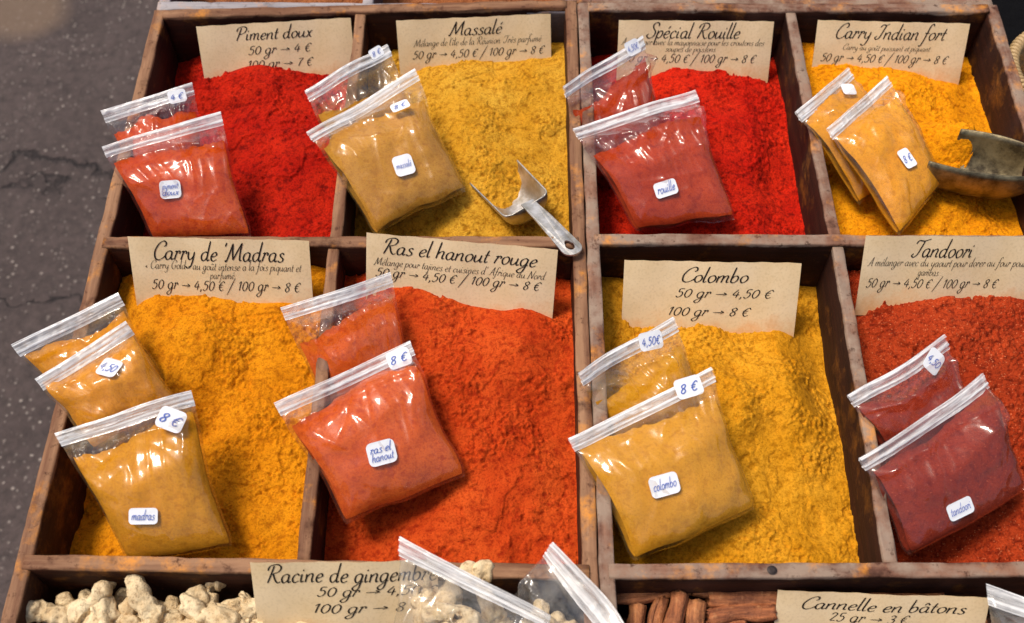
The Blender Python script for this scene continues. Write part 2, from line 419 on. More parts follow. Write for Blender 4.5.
TD = 0.10
def extend_y(a, b, y):
    a, b = xy(a), xy(b); t = (y-a.y)/(b.y-a.y); q = a+(b-a)*t
    return Vector((q.x, q.y, 0))
YF = 0.055          # near ends of the trays
LT = dict(side_l=(P(159, 12), P(2, 645)), side_r=(P(571, 4), P(589.5, 545)), back=(P(150, 14.3), P(577, 3.6)),
          bar1=(P(100, 242.5), P(580, 242)), bar2=(P(27, 562), P(588, 572.5)),
          div1=(P(360.5, 10), P(335, 240)), div2=(P(333.5, 246), P(303, 560)))
RT = dict(side_l=(P(583.5, 10), P(606, 540)), side_r=(P(993, 8), P(1040, 160)), back=(P(583, 6.5), P(990, 8.5)),
          bar1=(P(592, 239.3), P(1080, 241.5)), bar2=(P(608, 571.5), P(1150, 569)),
          div1=(P(791, 10), P(836, 238)), div2=(P(839, 247), P(892, 562)))
FRONT = (Vector((-1, YF, 0)), Vector((1, YF, 0)))

def tray(D, mat, label, seed):
    sl, sr = D['side_l'], D['side_r']
    bl = isect(*sl, *D['back']); br = isect(*sr, *D['back']); fl = isect(*sl, *FRONT); fr = isect(*sr, *FRONT)
    c = (bl+br+fl+fr)/4
    root = empty('spice_tray', (c.x, c.y, ZR-TD-.010), label, 'wooden tray', 'wooden trays side by side on the stall')
    T = .0115
    v3 = lambda q: Vector((q.x, q.y, 0))
    board('side_board', v3(fl), v3(bl), T, TD, mat, root, 0, seed, T/2)
    board('side_board', v3(fr), v3(br), T, TD, mat, root, 0, seed+1, T/2)
    board('end_board', v3(bl), v3(br), T, TD, mat, root, .0012, seed+2, -T/2+.001)
    board('end_board', v3(fl), v3(fr), T, TD, mat, root, .0012, seed+3, -T/2+.001)
    b1l, b1r = isect(*sl, *D['bar1']), isect(*sr, *D['bar1'])
    b2l, b2r = isect(*sl, *D['bar2']), isect(*sr, *D['bar2'])
    board('cross_bar', v3(b1l), v3(b1r), T, TD-.004, mat, root, .0018, seed+4, -.001)
    board('cross_bar', v3(b2l), v3(b2r), T, TD-.004, mat, root, .0018, seed+5, -.001)
    d1b, d1f = isect(*D['div1'], *D['back']), isect(*D['div1'], *D['bar1'])
    d2b, d2f = isect(*D['div2'], *D['bar1']), isect(*D['div2'], *D['bar2'])
    d3f = isect(*D['div2'], *FRONT)
    board('divider', v3(d1b), v3(d1f), T-.001, TD-.006, mat, root, -.0014, seed+6, -.004)
    board('divider', v3(d2b), v3(d2f), T-.001, TD-.006, mat, root, -.0014, seed+7, -.004)
    q = [v3(fl), v3(fr), v3(br), v3(bl)]
    vs = [Vector((p.x, p.y, ZR-TD+.0015)) for p in q]+[Vector((p.x, p.y, ZR-TD-.010)) for p in q]
    mk('base_board', vs, [(0, 1, 2, 3), (7, 6, 5, 4), (0, 4, 5, 1), (1, 5, 6, 2), (2, 6, 7, 3), (3, 7, 4, 0)], mat, root, False)
    return dict(A1=(bl, d1b, d1f, b1l), A2=(d1b, br, b1r, d1f), B1=(b1l, d2b, d2f, b2l), B2=(d2b, b1r, b2r, d2f),
                C=(b2l, b2r, fr, fl)), root
LC, LROOT = tray(LT, WOOD, 'light brown wooden spice tray of divided compartments, next to the asphalt', 10)
RC, RROOT = tray(RT, WOOD2, 'reddish brown wooden spice tray of divided compartments, next to the wicker basket', 30)
bolt_c = P(772, 570, 0.002)

# the row of trays behind: only their near boards show
def rear_tray(x0, x1, y0, mat, label, seed, z=-.004):
    y1 = y0+.30
    root = empty('spice_tray', ((x0+x1)/2, (y0+y1)/2, ZR-TD-.010), label, 'wooden tray', 'wooden trays side by side on the stall')
    a, b, c, d = [Vector(q) for q in ((x0, y0, 0), (x1, y0-.004, 0), (x1, y1, 0), (x0, y1, 0))]
    board('end_board', a, b, .012, TD-.005, mat, root, z, seed, .006); board('end_board', d, c, .012, TD-.005, mat, root, z, seed+1, .006)
    board('side_board', a, d, .012, TD-.005, mat, root, z-.001, seed+2, -.005); board('side_board', b, c, .012, TD-.005, mat, root, z-.001, seed+3, -.005)
    m1 = (a+b)/2; m2 = (c+d)/2
    board('divider', m1, m2, .011, TD-.008, mat, root, z-.002, seed+4, -.005)
    v, f = boxv(x0, x1, y0-.004, y1, ZR-TD-.010, ZR-TD-.001); mk('base_board', v, f, mat, root, False)
    return (xy(d), xy(m2), xy(m1), xy(a)), (xy(m2), xy(c), xy(b), xy(m1))
yl = P(180, 6).y+.006; yr = P(700, 0).y+.006
RA1, RA2 = rear_tray(P(161, 6).x, P(575, 0).x-.004, yl, GREYW, 'grey weathered wooden tray behind the light brown tray', 50)
RB1, RB2 = rear_tray(P(583, 2).x, P(988, 0).x, yr, WOOD2, 'dark wooden tray behind the reddish brown tray', 60)

# stall table and black cloth
tx0, tx1, ty0, ty1 = -.40, 1.05, .075, 1.14
troot = empty('stall_table', ((tx0+tx1)/2, (ty0+ty1)/2, 0), 'plain wooden trestle table under the spice trays', 'table')
tz = ZR-TD-.011
def tl(x): return x
TAB = flat('plain_table_wood', (.22, .13, .08, 1), .7)
# top follows the flare of the trays so it stays under them
tv = []
for z in (tz-.006, tz-.034):
    tv += [(-.375, ty0, z), (tx1, ty0, z), (tx1, ty1, z), (-.375, ty1, z)]
tv = [(-.285 if i % 4 == 3 else (-.285 if i % 4 == 0 else v[0]), v[1], v[2]) for i, v in enumerate(tv)]
mk('table_top', tv, [(0, 1, 2, 3), (7, 6, 5, 4), (0, 4, 5, 1), (1, 5, 6, 2), (2, 6, 7, 3), (3, 7, 4, 0)], TAB, troot, False)
for lx, ly in ((-.24, .12), (tx1-.06, .12), (tx1-.06, ty1-.06), (-.24, ty1-.06)):
    v, f = boxv(lx-.022, lx+.022, ly-.022, ly+.022, 0, tz-.034); mk('leg', v, f, TAB, troot, False)
# black cloth laid on the table
def cloth_mat():
    m, n, b = newmat('black_cloth'); b.inputs['Base Color'].default_value = (.004, .004, .005, 1); b.inputs['Roughness'].default_value = .95; b.inputs['Specular IOR Level'].default_value = .08
    co = n.nodes.new('ShaderNodeTexCoord').outputs['Object']
    bump(n, b, nz(n, co, 45, 4, .6), .01, .8); return m
nu, nv = 90, 80
U, V = np.meshgrid(np.linspace(.40, tx1+.02, nu), np.linspace(ty0, ty1+.02, nv), indexing='xy')
fz = fbm(U*9, V*9, 4, 3)*.006
Z = tz-.004+.0*U+np.where(U > .30, np.clip(fz, -.002, .02)+.003, 0)
Z = np.where(U > tx1-.0, Z-.25*(U-tx1)/.02, Z)
v1 = np.stack([U.ravel(), V.ravel(), Z.ravel()], 1); v2 = v1.copy(); v2[:, 2] -= .0012
cl = mk('table_cloth', np.concatenate([v1, v2]), np.concatenate([grid_faces(nu, nv), grid_faces(nu, nv, nu*nv, True)]), cloth_mat(), None, loc=(.8, .6, tz))
tag(cl, 'rumpled black cloth spread on the stall beside the right hand tray', 'cloth')

# ------------------------------------------------------------------ spice heaps
def heap(name, comp, depth, mat, label, seed, cat='spice heap', bumps=(), nu=260, nv=360, rough=1.0, crack=1.0, group='heaps of ground spice in the trays'):
    """heaped powder filling one compartment: depth = rows back to front of centimetres below the rim"""
    bl, br, fr, fl = comp
    D = np.array(depth)/100.0
    u = np.linspace(0, 1, nu); v = np.linspace(0, 1, nv); U, V = np.meshgrid(u, v, indexing='xy')
    m = .004/.20
    Ui = m+(1-2*m)*U; Vi = m+(1-2*m)*V
    X = (bl.x*(1-Ui)+br.x*Ui)*(1-Vi)+(fl.x*(1-Ui)+fr.x*Ui)*Vi
    Y = (bl.y*(1-Ui)+br.y*Ui)*(1-Vi)+(fl.y*(1-Ui)+fr.y*Ui)*Vi
    gr, gc = D.shape
    gu = U*(gc-1); gv = V*(gr-1); iu = np.clip(gu.astype(int), 0, gc-2); iv = np.clip(gv.astype(int), 0, gr-2)
    fu = gu-iu; fv = gv-iv; fu = fu*fu*(3-2*fu); fv = fv*fv*(3-2*fv)
    Z = -((D[iv, iu]*(1-fu)+D[iv, iu+1]*fu)*(1-fv)+(D[iv+1, iu]*(1-fu)+D[iv+1, iu+1]*fu)*fv)
    for (px, py, amp, sg) in bumps:
        q = P(px, py, -.045); Z = Z+amp*np.exp(-((X-q.x)**2+(Y-q.y)**2)/(2*sg*sg))
    wx = X+.012*vnoise(X*30, Y*30, seed+40); wy = Y+.012*vnoise(X*30, Y*30, seed+50)
    Z = Z+.0070*fbm(wx*13, wy*13, 3, seed)
    # slid and broken crusts: a ledge where one layer has sheared off
    t = fbm(wx*26, wy*26, 4, seed+11)
    Z = Z+crack*.0016*sstep(-.06, .06, t)-crack*.0008
    t2 = fbm(wx*60, wy*60, 4, seed+21)
    patch = sstep(-.1, .5, fbm(X*18, Y*18, 2, seed+77))
    Z = Z+crack*.0010*sstep(.0, .12, t2)*patch
    # crumbs
    cr = fbm(X*330, Y*330, 3, seed+31, .62); lump = np.maximum(0, fbm(X*170, Y*170, 3, seed+61)-.1)
    amp = .15+1.35*sstep(-.35, .5, fbm(X*35, Y*35, 3, seed+91))
    Z = Z+rough*amp*(.0008*cr+.0011*lump)
    Z = np.minimum(Z, -.004)
    v1 = np.stack([X.ravel(), Y.ravel(), ZR+Z.ravel()], 1)
    # sides and underside, so that it is a solid fill
    ring = np.concatenate([np.arange(nu), np.arange(1, nv)*nu+nu-1, (nv-1)*nu+np.arange(nu-2, -1, -1), np.arange(nv-2, 0, -1)*nu])
    low = v1[ring].copy(); low[:, 2] = ZR-TD+.002
    base = len(v1); k = len(ring); a = np.arange(k); b2 = (a+1) % k
    side = np.stack([ring[a], ring[b2], base+b2, base+a], 1)
    f = grid_faces(nu, nv, flip=True)
    c = v1.mean(0)
    o = mk(name, np.concatenate([v1, low]), np.concatenate([f, side]), mat, None, loc=(c[0], c[1], ZR-TD+.002))
    tag(o, label, cat, group)
    HEAPS.append((X, Y, Z))
    return o
HEAPS = []
def shrink(c):
    return c
heap('spice_heap', LC['A1'], [[6.6, 5.4, 5.0, 5.2, 5.6], [6.6, 5.0, 3.9, 4.2, 4.8], [7, 5.6, 4.2, 3.9, 4.4], [7.4, 6.2, 5, 4.6, 4.8], [7.6, 6.6, 5.6, 5.2, 5.2]],
     RED, 'deep red pepper powder in the back left compartment, under the Piment doux card', 101, bumps=((250, 88, .010, .022), (225, 110, -.012, .016), (262, 104, -.010, .014)))
heap('spice_heap', LC['A2'], [[5.2, 4.8, 4.4, 4.2, 4.2], [5.2, 4.2, 3.7, 3.7, 4.0], [5.6, 4.2, 3.2, 3.4, 4.0], [6.4, 5.0, 4.2, 4.4, 4.6], [6.6, 5.8, 5.4, 5.2, 5.2]],
     MASS, 'mustard yellow powder around the small aluminium scoop', 102, bumps=((495, 180, .010, .018), (470, 78, -.007, .022), (530, 208, -.011, .010)))
heap('spice_heap', LC['B1'], [[4.4, 3.0, 2.6, 2.8, 3.4], [5.0, 2.4, 1.5, 1.8, 2.6], [6.6, 4.2, 2.9, 3.0, 3.6], [7.0, 5.4, 4.0, 4.2, 4.6], [7.0, 6.0, 5.2, 5.0, 5.2]],
     MADR, 'orange yellow powder beside the stack of three yellow bags', 103, crack=1.2, bumps=((225, 300, .004, .015), (208, 420, -.010, .012), (262, 360, -.006, .014), (240, 500, .006, .014)))
heap('spice_heap', LC['B2'], [[4.2, 3.2, 3.0, 3.5, 4.4], [4.4, 2.5, 1.8, 2.3, 3.3], [5.6, 3.9, 2.8, 2.9, 3.8], [6.2, 5.0, 3.8, 3.8, 4.4], [6.2, 5.6, 5.0, 4.8, 5.2]],
     ORANGE, 'orange red powder heaped under the Ras el hanout card', 104, rough=1.25, bumps=((470, 340, -.007, .016), (500, 372, .006, .014), (540, 420, -.007, .018), (420, 545, .006, .014)))
heap('spice_heap', RC['A1'], [[6.2, 5.4, 5.0, 5.4, 6.2], [6.2, 4.6, 3.9, 4.4, 5.6], [6.8, 4.8, 3.8, 4.2, 5.8], [7.2, 5.8, 4.4, 4.6, 5.8], [7.4, 6.4, 5.4, 5.2, 5.8]],
     RED2, 'bright scarlet powder under the Spécial Rouille card', 105, rough=.9, bumps=((745, 130, .006, .016), (772, 180, -.008, .016), (752, 210, .005, .012)))
heap('spice_heap', RC['A2'], [[5.2, 4.8, 4.6, 5.2, 5.8], [5.0, 3.9, 3.4, 4.2, 5.6], [5.6, 4.2, 3.4, 4.2, 5.2], [6.2, 5.2, 4.4, 4.8, 5.2], [6.4, 5.8, 5.2, 5.2, 5.4]],
     INDI, 'bright golden orange curry powder around the large brass scoop', 106, bumps=((946, 148, .024, .015), (962, 158, .020, .013)))
heap('spice_heap', RC['B1'], [[4.6, 5.2, 5.4, 5.4, 6.8], [4.9, 4.8, 4.6, 4.8, 6.9], [5.2, 3.6, 2.8, 3.4, 6.2], [6.0, 4.8, 3.8, 4.0, 5.4], [6.2, 5.6, 5.0, 4.8, 5.2]],
     COLO, 'golden yellow powder heaped under the Colombo card', 107, rough=1.1, bumps=((735, 372, -.008, .010), (790, 430, .006, .018), (815, 520, -.006, .016)))
heap('spice_heap', RC['B2'], [[4.2, 3.1, 2.9, 3.1, 3.8], [4.6, 2.5, 1.6, 2.0, 3.0], [5.8, 4.2, 3.2, 3.2, 4.0], [6.6, 5.6, 4.6, 4.2, 4.4], [6.8, 6.2, 5.6, 5.2, 5.2]],
     TAND, 'brick red speckled powder under the Tandoori card', 108, rough=1.35)
for c_, m_, l_, s_ in ((RA1, BROWN, 'brown powder in the rear grey tray, left compartment', 1), (RA2, BROWN, 'brown powder in the rear grey tray, right compartment', 2),
                       (RB1, BROWN, 'brown powder in the rear dark tray, left compartment', 3), (RB2, BROWN, 'brown powder in the rear dark tray, right compartment', 4)):
    heap('spice_heap', c_, [[5, 4.4, 5], [5.5, 5, 5.5], [7, 6.5, 7]], m_, l_, 200+s_, nu=60, nv=80)

def heap_z(x, y):
    best = None
    for X, Y, Z in HEAPS:
        d = (X-x)**2+(Y-y)**2; i = d.argmin()
        if best is None or d.flat[i] < best[0]: best = (d.flat[i], Z.flat[i])
    return best[1]

# ------------------------------------------------------------------ pen lettering
GL = {
 'a': ("38,44 24,50 8,40 4,20 12,2 24,2 36,20 38,46;38,48 36,14 42,1 52,8", 50), 'b': ("6,110 5,60 5,20 10,3 24,1 36,14 38,34 28,48 14,44 6,28", 46),
 'c': ("36,40 26,50 12,42 5,24 10,6 22,0 38,10", 40), 'd': ("38,44 24,50 8,40 4,20 12,2 24,2 36,20 39,46;42,112 38,50 37,14 43,1 52,8", 52),
 'e': ("7,24 22,26 34,36 28,49 14,44 5,24 10,5 22,0 38,10", 40), 'f': ("44,98 34,112 22,98 17,50 12,-10 4,-42 -8,-38;2,48 34,49", 34),
 'g': ("38,44 24,50 8,40 4,20 12,2 24,2 36,20 38,46;39,48 36,0 30,-34 14,-46 0,-34 14,-16 48,8", 48), 'h': ("6,110 5,50 4,0;5,26 16,44 28,50 36,42 34,16 38,2 48,6", 48),
 'i': ("6,48 5,16 10,2 20,8;8,66 11,74", 23), 'j': ("8,48 6,-10 -2,-42 -14,-36;10,66 13,74", 18), 'l': ("8,112 6,60 5,16 10,1 22,8", 20),
 'm': ("4,48 5,24 4,0;5,26 14,44 24,50 30,42 29,0;30,26 38,44 48,50 55,42 54,16 58,2 68,6", 68), 'n': ("4,48 5,24 4,0;5,26 16,44 27,50 35,42 34,16 38,2 48,6", 48),
 'o': ("24,50 9,42 5,22 14,2 26,1 38,14 40,32 32,47 22,50", 44), 'p': ("6,52 5,0 3,-48;6,28 16,46 28,49 38,38 36,16 24,1 10,4", 44),
 'q': ("38,44 24,50 8,40 4,20 12,2 24,2 36,20 38,46;39,48 37,0 35,-48", 46), 'r': ("2,44 10,50 12,40 8,24 4,0;10,34 20,50 30,46 28,34", 34),
 's': ("32,42 22,50 11,42 16,30 30,18 28,4 14,-1 3,6", 36), 't': ("14,82 10,50 9,16 14,1 26,8;0,50 26,51", 27), 'u': ("5,48 5,18 12,2 24,6 36,26;37,48 36,14 42,1 52,8", 50),
 'v': ("2,48 8,40 16,2 30,20 36,48", 38), 'x': ("4,46 12,44 30,6 40,2;40,48 30,44 10,4 2,2", 42), 'y': ("5,48 6,20 14,4 26,8 37,26;38,48 36,0 28,-36 12,-46 0,-36", 46),
 'C': ("54,76 64,80 64,98 48,106 24,88 8,48 14,10 34,-2 56,8 70,24", 64), 'P': ("30,100 22,50 12,0;2,72 10,98 44,108 66,92 58,64 36,50 22,54", 68),
 'M': ("-2,6 6,0 18,50 28,102;28,102 34,50 42,8;42,8 60,60 78,106;78,106 76,50 80,8 92,6", 92), 'R': ("30,100 22,50 12,0;2,72 10,98 44,108 66,92 58,66 30,54;32,54 46,20 62,1 76,8", 74),
 'S': ("58,82 56,100 38,108 22,92 28,68 46,46 46,18 28,0 8,2 -2,18 8,28", 56), 'I': ("8,82 20,100 42,98 60,108;42,100 34,50 26,10 10,-2 -2,10 8,22", 50),
 'T': ("0,78 12,98 44,96 80,108;48,98 40,50 32,14 16,-2 0,6 8,20", 58), 'N': ("-2,4 6,0 16,50 24,102;24,102 38,50 54,2;54,2 64,60 78,108", 74),
 'A': ("0,2 14,4 34,60 52,108;52,108 52,50 58,2 68,6;16,36 56,38", 68), 'G': ("54,76 64,80 64,98 48,106 24,88 8,48 14,10 34,-2 52,12 56,44;40,44 66,46", 68),
 '0': ("26,72 10,56 6,22 18,0 32,4 42,28 40,58 24,72", 48), '1': ("6,56 22,72 19,40 17,0", 32), '2': ("6,56 16,72 34,66 32,48 8,4;8,4 40,3", 44),
 '3': ("8,62 20,72 36,64 30,46 16,40;16,40 36,34 34,12 18,-2 4,8", 43), '4': ("26,72 4,26 44,27;32,52 28,0", 48), '5': ("40,73 14,70 10,42;10,42 28,45 37,27 28,4 12,-2 2,8", 44),
 '7': ("6,66 42,71;42,71 24,38 16,0", 42), '8': ("26,72 10,60 14,44 32,30 36,12 22,-1 8,10 12,28 30,42 38,60 24,72", 46),
 '€': ("46,60 34,72 17,58 8,34 14,8 28,-1 44,9;0,44 34,45;0,27 30,28", 50), '>': ("-6,30 58,30;40,44 60,30 40,17", 62), ',': ("8,7 9,-4 2,-14", 20), '.': ("6,2 8,5", 18),
 '/': ("44,100 -2,-34", 44), "'": ("9,106 4,84", 14), '«': ("14,38 4,24 14,12;24,38 14,24 24,12", 32), '»': ("4,38 14,24 4,12;14,38 24,24 14,12", 32), ' ': ("", 26),
}
ACC = {'é': ('e', "20,66 32,84"), 'è': ('e', "28,66 16,84"), 'û': ('u', "12,64 23,80 36,64"), 'â': ('a', "12,64 23,80 36,64"), 'î': ('i', "0,62 9,76 20,62"), 'à': ('a', "28,66 16,84")}
def crom(pts, n=6):
    if len(pts) < 3: return [tuple(np.array(pts[0])*(1-t)+np.array(pts[1])*t) for t in np.linspace(0, 1, 4)]
    p = [np.array(q, float) for q in pts]; p = [2*p[0]-p[1]]+p+[2*p[-1]-p[-2]]; out = []
    for i in range(1, len(p)-2):
        for t in np.linspace(0, 1, n, endpoint=False):
            out.append(.5*((2*p[i])+(-p[i-1]+p[i+1])*t+(2*p[i-1]-5*p[i]+4*p[i+1]-p[i+2])*t*t+(-p[i-1]+3*p[i]-3*p[i+1]+p[i+2])*t**3))
    out.append(p[-2]); return [tuple(q) for q in out]
def write(text, slant=.27, pen=8.5, thin=.35, n=6):
    """strokes of a line of text as quads in glyph units; returns verts2d, faces, width"""
    vs, fs = [], []; x = 0
    for ch in text:
        extra = None
        if ch in ACC: ch, extra = ACC[ch]
        if ch == '>': x += 6
        s, adv = GL.get(ch, GL[' '])
        st = [q for q in s.split(';') if q]
        if extra:
            st = [q for q in st if not (ch == 'i' and q.startswith('8,66'))]; st.append(extra)
        for q in st:
            pts = [tuple(map(float, k.split(','))) for k in q.split()]
            c = crom(pts, n); c = [(px+slant*py+x, py) for px, py in c]
            b = len(vs)
            for i, (px, py) in enumerate(c):
                a = c[max(i-1, 0)]; d = c[min(i+1, len(c)-1)]
                dx, dy = d[0]-a[0], d[1]-a[1]; L = math.hypot(dx, dy) or 1
                ang = math.atan2(dy, dx); wd = pen*(thin+(1-thin)*abs(math.sin(ang-R(25))))/1.0
                end = min(i, len(c)-1-i)
                if end == 0: wd *= .6
                nx, ny = -dy/L*wd/2, dx/L*wd/2
                vs += [(px+nx, py+ny), (px-nx, py-ny)]
            for i in range(len(c)-1):
                k = b+2*i; fs.append((k, k+1, k+3, k+2))
        x += adv+3
        if ch == '>': x += 6
    return vs, fs, x

def price_card(tl, tr, ztop, lean, lines, label, depth=.068, ztr=None, bow=.0012):
    """card leaning back by lean degrees; lines = (text, x0 frac, x1 frac, baseline cm, cap height cm, kind)"""
    A = P(*tl, ztop); B = P(*tr, ztop if ztr is None else ztr); Wd = (B-A).length; ux = (B-A)/Wd
    back = Vector((ux.y*-1, ux.x, 0)).normalized()          # away from the viewer
    if back.y < 0: back = -back
    dn = (Vector((0, 0, -1))*math.cos(R(lean))-back*math.sin(R(lean))).normalized()
    dn = (dn-ux*dn.dot(ux)).normalized(); nn = dn.cross(ux).normalized()
    if nn.z < 0: nn = -nn
    c = A+ux*Wd/2+dn*depth
    root = empty('price_card', c, label, 'price card', 'parchment price cards')
    def at(a, b, h=0):
        return A+ux*a+dn*b+nn*(h+bow*math.sin(math.pi*a/Wd)+.0006*math.sin(a*90+b*40))
    nu, nv = 28, 10; vs = []; dv = []
    for hh in (0, -.0005):
        for j in range(nv):
            for i in range(nu):
                wob = .0003*math.sin(i*1.7+j)
                vs.append(at(Wd*i/(nu-1), depth*j/(nv-1)+(wob if j in (0,) else 0), hh)); dv.append(j/(nv-1))
    f = [tuple(q) for q in grid_faces(nu, nv, flip=True)]+[tuple(q) for q in grid_faces(nu, nv, nu*nv)]
    o = mk('card', vs, f, CARD, root)
    at_ = o.data.attributes.new('down', 'FLOAT', 'POINT'); at_.data.foreach_set('value', dv)
    for (txt, x0, x1, base, cap, kind) in lines:
        pen = {'title': 9.5, 'note': 7.5, 'price': 8.5}[kind]
        v2, f2, wd = write(txt, pen=pen)
        xs = [q[0] for q in v2]; mn, mx = min(xs), max(xs)
        ref = {'title': 106.0, 'note': 106.0, 'price': 72.0}[kind]
        k = cap/100/ref*(.90 if kind == 'title' else .95); out = []
        for i, (px, py) in enumerate(v2):
            a = (x0+(x1-x0)*(px-mn)/(mx-mn))*Wd
            out.append(at(a, base/100-py*k, .00035))
        mk(kind+'_lettering', out, f2, INK, root, False)
    return root
PR = '50 gr > 4,50 € / 100 gr > 8 €'
price_card((196, 26.5), (350.5, 17.5), -.004, 33, [('Piment doux', .245, .745, 1.65, 1.5, 'title'), ('50 gr > 4 €', .31, .73, 3.1, .85, 'price'), ('100 gr > 7 €', .30, .73, 4.55, .85, 'price')],
           'parchment card reading Piment doux, half buried in red powder')
price_card((396, 20.5), (550.5, 13.5), -.004, 30, [('Massalé', .33, .69, 1.75, 1.6, 'title'), ("Mélange de l'île de la Réunion. Très parfumé.", .10, .94, 2.75, .80, 'note'), (PR, .09, .96, 4.0, .82, 'price')],
           'parchment card reading Massalé above the mustard yellow powder')
price_card((619, 20), (774, 21.3), -.004, 33, [('Spécial Rouille', .18, .79, 1.75, 1.7, 'title'), ('A mélanger avec la mayonnaise pour les croutons des', .02, .95, 2.45, .75, 'note'), ('soupes de poissons.', .31, .64, 3.1, .70, 'note'), (PR, .04, .91, 4.2, .85, 'price')],
           'parchment card reading Spécial Rouille, partly covered by a bag of red powder')
price_card((818, 20), (970, 23.5), -.004, 33, [('Carry Indian fort', .13, .86, 1.75, 1.7, 'title'), ('Carry au goût puissant et piquant.', .19, .77, 2.9, .65, 'note'), (PR, .05, .90, 4.1, .82, 'price')],
           'parchment card reading Carry Indian fort at the back of the right tray')
price_card((127.5, 236.5), (309, 240.5), .024, 33, [("Carry de 'Madras", .135, .86, 2.0, 1.9, 'title'), ('« Carry Gold » au goût intense a la fois piquant et', .08, .95, 2.85, .85, 'note'), ('parfumé.', .43, .575, 3.65, .85, 'note'), (PR, .10, .94, 4.75, .9, 'price')],
           "parchment card reading Carry de 'Madras, standing in orange yellow powder", depth=.078)
price_card((366.5, 232.5), (558, 249.5), .022, 33, [('Ras el hanout rouge', .09, .90, 1.75, 1.65, 'title'), ("Mélange pour tajines et cuisines d' Afrique du Nord.", .04, .95, 2.85, .78, 'note'), (PR, .05, .93, 3.9, .82, 'price')],
           'tilted parchment card reading Ras el hanout rouge above orange red powder', depth=.080)
price_card((624.5, 260), (801.5, 263), -.002, 38, [('Colombo', .33, .71, 1.85, 1.5, 'title'), ('50 gr > 4,50 €', .30, .86, 3.25, .80, 'price'), ('100 gr > 8 €', .27, .74, 4.95, .80, 'price')],
           'parchment card reading Colombo above golden yellow powder', depth=.075)
price_card((866, 235.5), (1043, 236.5), .022, 33, [('Tandoori', .27, .62, 1.9, 1.8, 'title'), ('A mélanger avec du yaourt pour dorer au four poulet,', .03, .965, 2.75, .85, 'note'), ('gambas...', .32, .46, 3.6, .8, 'note'), (PR, .04, .80, 4.75, .85, 'price')],
           'parchment card reading Tandoori above brick red powder', depth=.075)
price_card((250, 562.5), (437, 560), .020, 33, [('Racine de gingembre', .08, 1.0, 1.75, 1.8, 'title'), ('50 gr > 4,50 €', .34, 1.0, 3.0, .85, 'price'), ('100 gr > 8 €', .32, .92, 4.5, .85, 'price')],
           'parchment card reading Racine de gingembre beside the dried ginger', depth=.080)
price_card((778, 590), (990, 597.5), -.018, 38, [('Cannelle en bâtons', .12, .90, 1.45, 1.2, 'title'), ('25 gr > 3 €', .26, .64, 2.45, .75, 'price')],
           'parchment card reading Cannelle en bâtons beside the cinnamon sticks', depth=.070)

